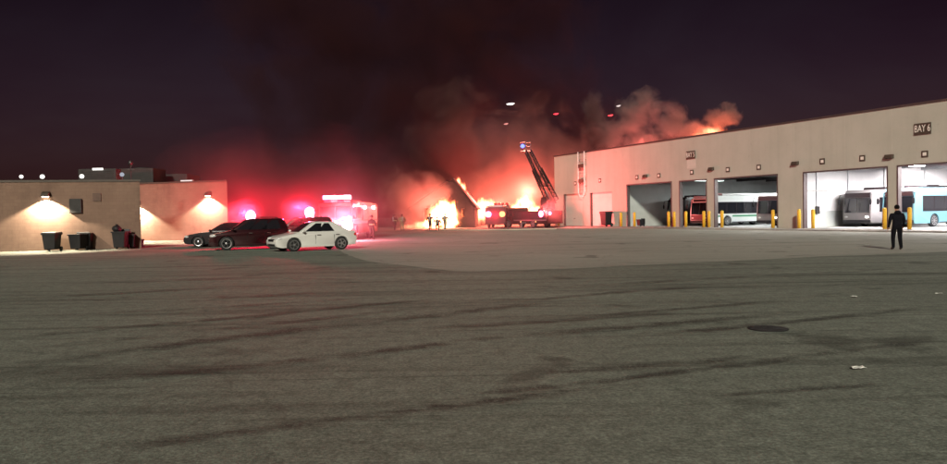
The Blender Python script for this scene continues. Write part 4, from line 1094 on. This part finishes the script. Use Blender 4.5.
make_person('helmeted person in pale tan turnout gear near the smoke', at(402, 82), R(200), ft, .12, bulk=1.45, sc=1.06, helmet=True, arm=(.6, .7))
make_person('helmeted person in dark gear silhouetted at the left of the burning doorway', at(430, 84), R(170), ff, .12, bulk=1.45, sc=1.06, helmet=True, arm=(.75, .35))
make_person('crouching helmeted person before the burning doorway', at(437.5, 83), R(190), ff, .1, crouch=.85, bulk=1.45, sc=1.06, helmet=True, arm=(1.0, 1.0), lean=.15)
make_person('helmeted person in tan gear standing right of the crouching one by the doorway', at(445, 85), R(160), ft, .15, bulk=1.45, sc=1.06, helmet=True, arm=(.9, .7))

# fire hose lines on the paving
hs = []
a0, a1 = Vector(at(440, 82)), Vector(at(556, 76))
for i in range(40):
    t = i/39; p = a0.lerp(a1, t); hs.append((p.x, p.y - 3*math.sin(t*PI) + .5*math.sin(t*17), .045))
tag(MB().tube(hs, .05, 6).build('fire_hose', M['hose'], None, True), 'pale fire hose snaking across the paving toward the burning doorway', 'hose')

# ------------------------------------------------------------------ burning building
FD = 96.0
def bw(px, py): p = P(px, py, FD); return p
bl_, brr = bw(408, 220), bw(475, 220)
FB = thing('burning_building', (0.5*(bl_.x+brr.x), FD, 0), R(-4), 'charred gabled building with fire blazing in its wide doorway', 'building')
hwB = 0.5*(brr.x - bl_.x); cxB = 0.5*(bl_.x+brr.x)
dx0, dx1 = bw(424, 220).x - cxB, bw(455.5, 220).x - cxB
zt = bw(440, 202).z; ze = bw(475, 208).z; za = bw(452, 179).z; xa = bw(452, 179).x - cxB
fw = MB()
def colm(x0, x1, z0a, z0b, z1a, z1b, y0=0, y1=.35):
    fw.add([(x0,y0,z0a),(x1,y0,z0b),(x1,y1,z0b),(x0,y1,z0a),(x0,y0,z1a),(x1,y0,z1b),(x1,y1,z1b),(x0,y1,z1a)], [(0,3,2,1),(4,5,6,7),(0,1,5,4),(1,2,6,5),(2,3,7,6),(3,0,4,7)])
def rz_(x):
    return ze + (za-ze)*(x+hwB)/(xa+hwB) if x < xa else za + (ze-za)*(x-xa)/(hwB-xa)
colm(-hwB, dx0, 0, 0, rz_(-hwB), rz_(dx0))
xs = [dx0, dx0+.5*(dx1-dx0)*.4, dx0+.5*(dx1-dx0), dx0+.5*(dx1-dx0)*1.5, dx1]
zs = [zt-.2, zt-.55, zt+.25, zt-.1, zt+.3]
for i in range(4): colm(xs[i], xs[i+1], zs[i], zs[i+1], rz_(xs[i]), rz_(xs[i+1]))
w0, w1 = bw(461.5, 220).x - cxB, bw(465, 220).x - cxB
colm(dx1, w0, 0, 0, rz_(dx1), rz_(w0)); colm(w1, hwB, 0, 0, rz_(w1), rz_(hwB))
colm(w0, w1, 0, 0, bw(463, 217).z, bw(463, 217).z); colm(w0, w1, bw(463, 208).z, bw(463, 208).z, rz_(w0), rz_(w1))
fw.build('wall', M['char'], FB)
MB().box(-hwB, -hwB+.3, .35, 13, 0, ze).box(hwB-.3, hwB, .35, 13, 0, ze).box(-hwB, hwB, 13, 13.3, 0, ze).build('side_wall', M['char'], FB)
rf = MB()
rf.slab((-hwB-.3, -.3, ze-.05), (xa*.6, -.3, rz_(xa*.6)+.1), (xa*.6, 5, rz_(xa*.6)+.1), (-hwB-.3, 5, ze-.05), .18)
rf.slab((xa, -.35, za+.05), (hwB+.3, -.35, ze-.2), (hwB+.3, 12, ze-.2), (xa, 12, za+.05), .18)
rf.build('roof', M['char'], FB)
rft = MB()
for i in range(7):
    y = .8 + i*1.8; rft.tube([(-hwB, y, ze), (xa, y, za-.15), (hwB, y, ze-.1)], .09, 5)
rft.build('rafters', M['char'], FB)

def flame_mat(blobs, strength, scale, amp):
    mt, nt, out = node_mat('flame_body'); L = nt.links.new
    tc = nt.nodes.new('ShaderNodeTexCoord'); best = None
    for c, r in blobs:
        a = nt.nodes.new('ShaderNodeVectorMath'); a.operation = 'SUBTRACT'; a.inputs[1].default_value = tuple(c); L(tc.outputs['Object'], a.inputs[0])
        b = nt.nodes.new('ShaderNodeVectorMath'); b.operation = 'DIVIDE'; b.inputs[1].default_value = r; L(a.outputs[0], b.inputs[0])
        d = nt.nodes.new('ShaderNodeVectorMath'); d.operation = 'LENGTH'; L(b.outputs[0], d.inputs[0])
        if best is None: best = d.outputs['Value']
        else:
            mn = nt.nodes.new('ShaderNodeMath'); mn.operation = 'SMOOTH_MIN'; mn.inputs[2].default_value = .3; L(best, mn.inputs[0]); L(d.outputs['Value'], mn.inputs[1]); best = mn.outputs[0]
    n = noise(nt, scale, 6, .6, 'Object', {'scale': (1, 1, .42)}, 1.2)
    k = nt.nodes.new('ShaderNodeMath'); k.operation = 'MULTIPLY_ADD'; k.inputs[1].default_value = amp*2.2; k.inputs[2].default_value = 1 - amp*1.1; L(n, k.inputs[0])
    q = nt.nodes.new('ShaderNodeMath'); q.operation = 'SUBTRACT'; L(k.outputs[0], q.inputs[0]); L(best, q.inputs[1])
    mr = nt.nodes.new('ShaderNodeMapRange'); mr.interpolation_type = 'SMOOTHSTEP'; mr.inputs[1].default_value = 0; mr.inputs[2].default_value = .55; mr.inputs[3].default_value = 0; mr.inputs[4].default_value = strength; L(q.outputs[0], mr.inputs[0])
    c = ramp(nt, q.outputs[0], [(0.0, (1.0, .10, .03)), (.25, (1.0, .22, .08)), (.6, (1.0, .48, .24))])
    e = nt.nodes.new('ShaderNodeEmission'); L(c, e.inputs[0]); L(mr.outputs[0], e.inputs[1]); L(e.outputs[0], out.inputs['Volume'])
    mt.cycles.volume_step_rate = .35
    return mt
def flames(label, blobs, strength, scale=.7, amp=1.2, voxel=.3, grow=1.25):
    bm_ = bmesh.new()
    for c, r in blobs:
        bmesh.ops.create_icosphere(bm_, subdivisions=3, radius=1.0, matrix=Matrix.Translation(c) @ Matrix.Diagonal((r[0]*grow, r[1]*grow, r[2]*grow, 1)))
    me_ = bpy.data.meshes.new('flames'); bm_.to_mesh(me_); bm_.free()
    ob = bpy.data.objects.new('flames_tmp', me_); COL.objects.link(ob)
    rm = ob.modifiers.new('remesh', 'REMESH'); rm.mode = 'VOXEL'; rm.voxel_size = voxel
    dg = bpy.context.evaluated_depsgraph_get(); dg.update()
    res = bpy.data.meshes.new_from_object(ob.evaluated_get(dg), depsgraph=dg); bpy.data.objects.remove(ob)
    res.materials.clear(); res.materials.append(flame_mat(blobs, strength, scale, amp))
    o = bpy.data.objects.new('flames', res); COL.objects.link(o)
    return tag(o, label, 'fire')
fp = bw(443, 228); fp2 = P(480, 220, 103); fp3 = P(527, 220, 112); fp5 = P(712, 130, 128); fp6 = P(648, 150, 124)
flames('white hot flames filling the doorway of the charred building',
       [(P(448, 214, FD - .2), (1.7, 1.4, 2.2)), (P(438, 217, FD - .2), (1.7, 1.3, 1.7)), (P(450, 222, FD - .3), (1.4, 1.2, 1.2)), (P(430, 223, FD - .5), (1.3, 1.1, 1.0)), (P(445, 205, FD + .2), (1.1, 1.0, 1.3))], 14, .75)
flames('low flames licking the ground left of the burning doorway', [(P(420, 225, FD - 1.5), (1.5, 1.0, .7)), (P(409, 226.5, FD - 1.5), (1.3, .9, .5))], 2.2, 1.1)
flames('flames beside the roof slope of the charred building', [(P(478, 212, 103), (1.4, 1.2, 1.8)), (P(486, 205, 104), (1.3, 1.0, 1.1)), (P(472, 219, 103), (1.4, 1.0, 1.3))], 7, 1.0)
flames('flames rising behind the ladder truck', [(P(527, 204, 111), (1.9, 1.5, 1.5)), (P(520, 210, 111), (2.2, 1.5, 1.2)), (P(534, 211, 111), (1.8, 1.4, 1.1)), (P(512, 214, 111), (1.6, 1.2, .9)), (P(501, 213, 109), (2.0, 1.2, 1.1)), (P(491, 211, 108), (1.6, 1.2, 1.2))], 7, .8)
flames('flames licking over the ridge of the charred building', [(P(463, 189, 100), (.55, .6, 1.1)), (P(458, 182, 100), (.4, .5, .7)), (P(467, 196, 100), (.45, .6, .8))], 6, 1.4)
flames('orange flames glowing just above the garage roof edge', [(P(713, 131, 127), (2.6, 1.6, .9)), (P(701, 135, 127), (1.8, 1.2, .6))], 1.0, .7)
flames('small red flames at the middle of the garage roofline', [(P(648, 146, 124), (1.0, .8, .5))], 1.6, 1.0)

# solid glowing dashes added in place of lens ghost streaks
for px, py, ln, mt, lb in ((510.5, 104, .85, M['e_headl'], 'large white glowing dash above the raised ladder'), (506, 124, .5, emit('dim_glow_dash', (1, .35, .3), 1.0), 'dim pink glowing dash just above the blue ladder lamp'),
                           (556, 114, .6, emit('red_glow_dash', (1, .05, .07), 2.5), 'red glowing dash right of the ladder top'), (610.5, 115.5, .6, M['e_red'] and emit('red_glow_dash_two', (1, .06, .07), 2.5), 'red glowing dash below the small white one'),
                           (618.5, 106, .5, emit('pale_glow_dash', (1, .8, .75), 1.0), 'small white glowing dash at the edge of the smoke')):
    p = P(px, py, 82); q = MB()
    q.loft([[(-ln*.5, -.03, -.03), (-ln*.5, .03, -.03), (-ln*.5, .03, .02), (-ln*.5, -.03, .02)], [(-ln*.1, -.08, -.09), (-ln*.1, .08, -.08), (-ln*.1, .07, .09), (-ln*.1, -.07, .08)], [(ln*.25, -.09, -.05), (ln*.25, .09, -.06), (ln*.25, .08, .10), (ln*.25, -.08, .11)], [(ln*.5, -.03, .05), (ln*.5, .03, .05), (ln*.5, .02, .10), (ln*.5, -.02, .10)]])
    o = q.build('glow_dash', mt); o.location = p; tag(o, lb, 'ember', 'glowing dashes added for light streaks in the sky')

# ------------------------------------------------------------------ smoke
def smoke(label, blobs, voxel=1.2, grow=1.18, **kw):
    mat = smoke_mat('drifting_smoke', blobs=blobs, **kw)
    bm_ = bmesh.new()
    for c, r in blobs:
        r = (r, r, r) if isinstance(r, (int, float)) else r
        bmesh.ops.create_icosphere(bm_, subdivisions=3, radius=1.0, matrix=Matrix.Translation(c) @ Matrix.Diagonal((r[0]*grow, r[1]*grow, r[2]*grow, 1)))
    me_ = bpy.data.meshes.new('smoke'); bm_.to_mesh(me_); bm_.free()
    ob = bpy.data.objects.new('smoke_tmp', me_); COL.objects.link(ob)
    rm = ob.modifiers.new('remesh', 'REMESH'); rm.mode = 'VOXEL'; rm.voxel_size = voxel
    dg = bpy.context.evaluated_depsgraph_get(); dg.update()
    res = bpy.data.meshes.new_from_object(ob.evaluated_get(dg), depsgraph=dg)
    bpy.data.objects.remove(ob)
    res.materials.clear(); res.materials.append(mat)
    o = bpy.data.objects.new('smoke', res); COL.objects.link(o)
    return tag(o, label, 'smoke', None, 'stuff')

smoke('salmon lit smoke billowing up behind the ladder truck',
      [(P(515, 195, 114), (10, 7, 9)), (P(490, 165, 116), (10, 7, 10)), (P(530, 150, 118), (9, 6, 9)), (P(465, 145, 118), (10, 7, 10)), (P(555, 180, 116), (7, 6, 9)), (P(480, 205, 110), (8, 5, 6))],
      dens=.085, col=(.62, .50, .46), scale=.15, amp=1.15, width=.55, aniso=.3, distort=1.0, detail=7, rough=.6, rate=.5)
smoke('huge dark plume of smoke rising over the fire',
      [(P(440, 160, 106), (9, 5, 7)), (P(425, 115, 120), (15, 9, 13)), (P(480, 75, 126), (17, 9, 13)), (P(545, 100, 128), (12, 8, 11)), (P(400, 50, 128), (20, 10, 15)), (P(330, 95, 126), (18, 9, 17)), (P(490, 10, 134), (20, 10, 14)), (P(320, 10, 132), (22, 10, 16)), (P(590, 125, 130), (8, 7, 8)), (P(385, 190, 112), (12, 6, 8))],
      voxel=2.0, dens=.12, col=(.25, .10, .105), scale=.085, amp=1.05, width=.8, aniso=.45, distort=.9, detail=5, rate=.5)
smoke('grey pink smoke boiling up behind the garage roof',
      [(P(632, 122, 128), (3.8, 3.4, 5.0)), (P(645, 108, 128), (3.4, 3.2, 3.6)), (P(671, 124, 128), (3.2, 3.2, 4.2)), (P(690, 132, 127), (2.8, 2.6, 2.4)), (P(606, 140, 128), (4.2, 3.6, 4.2)), (P(640, 145, 128), (5, 3.6, 3.4)), (P(592, 112, 129), (2.2, 2.4, 4.0))],
      voxel=.9, dens=.30, col=(.58, .48, .46), scale=.34, amp=1.05, width=.55, aniso=.1, distort=.9, detail=6, rough=.56, rate=.5)
smoke('small orange lit puff of smoke at the right of the garage roof smoke',
      [(P(717, 122, 128), (2.5, 2.4, 2.6)), (P(728, 115, 129), (2.4, 2.4, 2.2)), (P(706, 132, 128), (2.8, 2.4, 2.2))],
      voxel=.7, dens=.32, col=(.60, .48, .44), scale=.46, amp=1.05, width=.55, aniso=.1, distort=.9, detail=6, rough=.56, rate=.5)
smoke('thin red lit smoke drifting low over the patrol cars and fire engine',
      [(P(258, 205, 52), (7, 7, 5.0)), (P(320, 203, 55), (8, 9, 5.4)), (P(235, 195, 62), (7, 6, 5.5)), (P(380, 205, 66), (9, 8, 5)), (P(290, 218, 47), (7.5, 6, 3.2)), (P(345, 218, 49), (6.5, 6, 3.4))],
      voxel=1.0, dens=.032, col=(.48, .20, .22), scale=.20, amp=.75, width=.9, bias=.15, aniso=.2, distort=.5, detail=3, rate=.5)
smoke('haze puff added for the white glare of the fire engine headlights', [(P(345, 222, 49.4), (1.9, 1.6, 1.7)), (P(330, 224, 49.6), (1.2, 1.2, 1.0)), (P(348, 207, 50.4), (1.6, 1.2, .8))],  # small volume added to give the headlights a soft flare
      voxel=.3, dens=.085, col=(.80, .76, .78), scale=.9, amp=.6, width=.9, bias=.1, aniso=.1, distort=.5, detail=3, rate=.6)
smoke('haze puff added for the red glare of the lightbar behind the maroon wagon', [(P(243, 216, 44.6), (1.3, 1.2, 1.2)), (P(237, 222, 44.4), (1.1, 1.0, 1.0))],  # added volume imitating the flare around this lightbar
      voxel=.3, dens=.10, col=(.80, .74, .76), scale=1.1, amp=.6, width=.9, bias=.1, aniso=.1, distort=.5, detail=3, rate=.6)
smoke('haze puff added for the red glare of the beacon behind the silver sedan', [(P(299, 214, 45.6), (1.3, 1.2, 1.2))],  # added volume that gives this beacon its flare
      voxel=.3, dens=.10, col=(.80, .74, .76), scale=1.1, amp=.6, width=.9, bias=.1, aniso=.1, distort=.5, detail=3, rate=.6)
smoke('thin haze added for the red halos at the ladder truck and far engine',  # volume added so the far truck beacons get halos
      [(P(490, 218, 86), (4, 4, 3)), (P(540, 216, 84), (5, 4, 3)), (P(515, 216, 86), (4, 4, 3))],
      voxel=.7, dens=.060, col=(.70, .64, .64), scale=.35, amp=.7, width=.9, bias=.15, aniso=.2, distort=.5, detail=3, rate=.5)
smoke('glowing smoke rolling out of the burning doorway',
      [(P(418, 203, 92), (3.2, 2, 3.2)), (P(405, 217, 92), (3.4, 2, 2.2)), (P(430, 192, 93), (3.0, 1.6, 2.6)), (P(400, 193, 94), (3.6, 2, 3.4))],
      voxel=.7, dens=.20, col=(.62, .54, .52), scale=.34, amp=1.0, width=.6, aniso=.2, distort=.8, detail=5, rate=.5)

# ------------------------------------------------------------------ lights of the lamps and fires, and added red wash spots
FC = (1.0, .135, .095)
lamp('fire_light', 'POINT', (fp.x, FD + 1.2, 2.0), FC, 5000, 1.0)
lamp('fire_light', 'POINT', (fp.x - 1.6, FD - 1.6, 3.0), FC, 6000, .6)
lamp('fire_light', 'POINT', (fp2.x, fp2.y, 4.0), FC, 13000, 1.0)
lamp('fire_light', 'POINT', (fp3.x, fp3.y - 1, 5.0), FC, 17000, 1.2)
lamp('fire_light', 'POINT', P(500, 207, 109), FC, 7000, 1.2)
lamp('fire_light', 'POINT', (fp5.x, fp5.y - 2, 13.6), (1.0, .17, .08), 9000, .8)
lamp('fire_light', 'POINT', (fp6.x, fp6.y, 12.0), (1.0, .16, .13), 7500, .8)
RC = (1.0, .016, .06); WC = (1.0, .20, .30)
for pos, pw, pr in ((Vector((PA.x, PA.y - .4, 2.05)), 400, 1600), (Vector((PB.x, PB.y - .3, 2.35)), 300, 1600)):
    lamp('beacon_light', 'POINT', pos, RC, pr * 1.3, .12)
    lamp('beacon_light', 'POINT', pos + Vector((.45, 0, .15)), RC, pr * .8, .12)
ex, ey = ENG.location.x, ENG.location.y
lamp('headlight_beam', 'POINT', P(345, 222, ey - 5.3), WC, 2600, .2)
lamp('headlight_beam', 'POINT', P(327, 224, ey - 5.0), WC, 900, .2)
lamp('beacon_light', 'POINT', P(345, 204, ey - 3.8), (1.0, .25, .42), 700, .15)
lamp('beacon_light', 'POINT', P(364, 205, ey - 2.4), WC, 160, .15)
lamp('beacon_light', 'POINT', P(375, 205, ey - 1.0), WC, 130, .15)
p = P(540, 215, lt.y - 2.2); lamp('beacon_light', 'POINT', p, (1, .02, .06), 420, .2)
p = P(493, 215, 86.5); lamp('beacon_light', 'POINT', p, (1, .02, .06), 420, .2)
tgt = GW(10.5, 0, 3.3); src = GW(6.2, -6.2, 2.0)
sp_ = lamp('beacon_light', 'SPOT', src, (1, .11, .11), 12000, .4, spot_size=R(115), spot_blend=.8)  # added floating spot, no lens here, washes the garage wall red
sp_.rotation_euler = (tgt - src).to_track_quat('-Z', 'Y').to_euler()
src = Vector((PA.x - .9, PA.y + .4, 2.15)); tgt = Vector((BW0.x + 4.0, BW0.y, 2.4))
sp_ = lamp('beacon_light', 'SPOT', src, (1, .10, .13), 11000, .15, spot_size=R(80), spot_blend=.8)  # extra spot added beside the lightbar to tint the wing wall red
sp_.rotation_euler = (tgt - src).to_track_quat('-Z', 'Y').to_euler()

# ------------------------------------------------------------------ marks on the ground
def stain_mat(name, col, thr):
    mt, nt, out = node_mat(name)
    b = nt.nodes.new('ShaderNodeBsdfPrincipled'); b.inputs['Base Color'].default_value = (*col, 1); b.inputs['Roughness'].default_value = .8
    t = nt.nodes.new('ShaderNodeBsdfTransparent'); mx_ = nt.nodes.new('ShaderNodeMixShader')
    n = noise(nt, 9.0, 6, .8, 'Object', {'rot': (0, 0, R(-20)), 'scale': (.22, 1.5, 1)}, .4)
    uv = nt.nodes.new('ShaderNodeUVMap'); sp = nt.nodes.new('ShaderNodeSeparateXYZ'); nt.links.new(uv.outputs[0], sp.inputs[0])
    def edge(sock):
        a = nt.nodes.new('ShaderNodeMath'); a.operation = 'PINGPONG'; a.inputs[1].default_value = .5; nt.links.new(sock, a.inputs[0]); 
        return a.outputs[0]
    e1 = edge(sp.outputs[1]); e2 = edge(sp.outputs[0])
    m2 = nt.nodes.new('ShaderNodeMath'); m2.operation = 'MULTIPLY'; m2.inputs[1].default_value = 5.0; m2.use_clamp = True; nt.links.new(e2, m2.inputs[0])
    m1 = nt.nodes.new('ShaderNodeMath'); m1.operation = 'MULTIPLY'; m1.inputs[1].default_value = 2.4; m1.use_clamp = True; nt.links.new(e1, m1.inputs[0])
    mm = nt.nodes.new('ShaderNodeMath'); mm.operation = 'MULTIPLY'; nt.links.new(m1.outputs[0], mm.inputs[0]); nt.links.new(m2.outputs[0], mm.inputs[1])
    nr = ramp(nt, n, [(.36, (0,)*3), (.60, (1,)*3)])
    n2 = noise(nt, 34, 3, .8); nr2 = ramp(nt, n2, [(.36, (.15,)*3), (.58, (1,)*3)])
    n3 = noise(nt, .8, 3, .6, 'Object', {'loc': (5, 5, 0)}); nr3 = ramp(nt, n3, [(.38, (.15,)*3), (.58, (1,)*3)])
    al = mixc(nt, 1.0, mixc(nt, 1.0, nr, nr2, 'MULTIPLY'), nr3, 'MULTIPLY')
    ad = nt.nodes.new('ShaderNodeMath'); ad.operation = 'MULTIPLY'; nt.links.new(al, ad.inputs[0]); nt.links.new(mm.outputs[0], ad.inputs[1])
    mr = nt.nodes.new('ShaderNodeMapRange'); mr.inputs[1].default_value = 0.0; mr.inputs[2].default_value = thr; mr.inputs[4].default_value = .80
    nt.links.new(ad.outputs[0], mr.inputs[0]); nt.links.new(mr.outputs[0], mx_.inputs[0])
    nt.links.new(t.outputs[0], mx_.inputs[1]); nt.links.new(b.outputs[0], mx_.inputs[2]); nt.links.new(mx_.outputs[0], out.inputs[0]); return mt
M['streak'] = stain_mat('tyre_wear', (.056, .057, .050), .60)
STREAKS = [([(0, 369), (120, 352), (250, 336), (380, 321), (479, 310), (560, 302)], .55), ([(0, 340), (110, 329), (240, 318), (360, 306), (470, 297)], .35),
           ([(0, 388), (90, 380), (200, 372), (330, 358), (470, 341), (600, 330), (720, 320), (851, 309)], .40),
           ([(100, 452), (220, 436), (340, 420), (470, 405), (560, 394), (640, 384)], .22), ([(537, 374), (640, 367), (774, 356)], .30), ([(620, 378), (740, 366), (860, 350), (947, 340)], .22),
           ([(470, 318), (600, 316), (700, 308), (800, 300)], .25), ([(0, 318), (150, 312), (300, 303), (380, 298)], .25), ([(640, 336), (720, 330), (800, 322), (947, 306)], .3), ([(200, 298), (260, 297), (330, 293)], .4),
           ([(470, 301), (540, 300), (640, 291), (720, 287)], .3), ([(470, 396), (590, 385), (700, 371)], .2), ([(0, 300), (120, 294), (260, 286)], .3), ([(0, 352), (130, 340), (300, 322), (420, 309)], .22), ([(420, 330), (560, 322), (690, 313)], .3), ([(700, 400), (800, 392), (900, 386)], .12), ([(560, 288), (700, 280), (860, 272)], .4), ([(120, 282), (260, 279), (380, 281)], .4)]
me_ = bpy.data.meshes.new('tyre_streaks'); vv, ff_, uvs = [], [], []
zk = 0.008
for si, (pl, wd) in enumerate(STREAKS):
    pts_ = []
    for i in range(len(pl)-1):
        a, b = G(*pl[i]), G(*pl[i+1])
        for k_ in range(8): pts_.append(a.lerp(b, k_/8))
    pts_.append(G(*pl[-1])); n_ = len(pts_); o0 = len(vv); rg = random.Random(si)
    for i, p in enumerate(pts_):
        d = (pts_[min(i+1, n_-1)] - pts_[max(i-1, 0)]).normalized(); sd = Vector((-d.y, d.x, 0)); w2 = wd*.62*rg.uniform(.7, 1.25)
        for sg in (-1, 1): vv.append((p.x+sd.x*sg*w2, p.y+sd.y*sg*w2, zk + si*.0015))
    for i in range(n_-1):
        ff_.append((o0+2*i, o0+2*i+2, o0+2*i+3, o0+2*i+1)); uvs += [(i/(n_-1), 0), ((i+1)/(n_-1), 0), ((i+1)/(n_-1), 1), (i/(n_-1), 1)]
me_.from_pydata(vv, [], ff_); ul = me_.uv_layers.new(name='UVMap')
for i, u_v in enumerate(uvs): ul.data[i].uv = u_v
me_.materials.append(M['streak']); me_.update()
o = bpy.data.objects.new('road_marking_wear', me_); COL.objects.link(o); tag(o, kind='structure')

mh = thing('manhole_cover', G(768, 329) + Vector((0,0,.004)), 0, 'dark sunken drain cover in the asphalt of the lot', 'drain cover')
MB().lathe([(.27, 0), (.27, .006), (.24, .008)], 'z', 28).build('rim', M['dark_metal'], mh)
q = MB().lathe([(.23, 0), (.23, .005)], 'z', 28)
q.build('lid', paint('rusted_iron', (.03, .024, .02), .8), mh)
q = MB()
for i in range(7): q.box(-.15, .15, -.15+i*.05-.010, -.15+i*.05+.010, .0052, .009)
q.build('ribs', M['dark_metal'], mh)
for px, py, s_, lb in ((858.5, 369.5, .055, 'crumpled white paper scrap on the asphalt in the right foreground'), (854, 297.5, .045, 'small white paper scrap on the asphalt, farther back than the crumpled one'), (867, 245.5, .07, 'white paper scrap on the paving left of the standing person'), (938, 294.5, .05, 'white paper scrap near the right edge of the lot')):
    p = G(px, py); q = MB(); n_ = 5; rg = random.Random(int(px))
    for i in range(n_):
        for j in range(n_): pass
    vsx = [((i-2)*s_*.6 + rg.uniform(-.01, .01), (j-2)*s_*.4 + rg.uniform(-.01, .01), .012 + rg.uniform(0, s_*.35)) for j in range(n_) for i in range(n_)]
    q.add(vsx, [(j*n_+i, j*n_+i+1, (j+1)*n_+i+1, (j+1)*n_+i) for j in range(n_-1) for i in range(n_-1)])
    o = q.build('litter', M['litter']); o.location = (p.x, p.y, .004); tag(o, lb, 'litter', 'paper scraps on the ground')
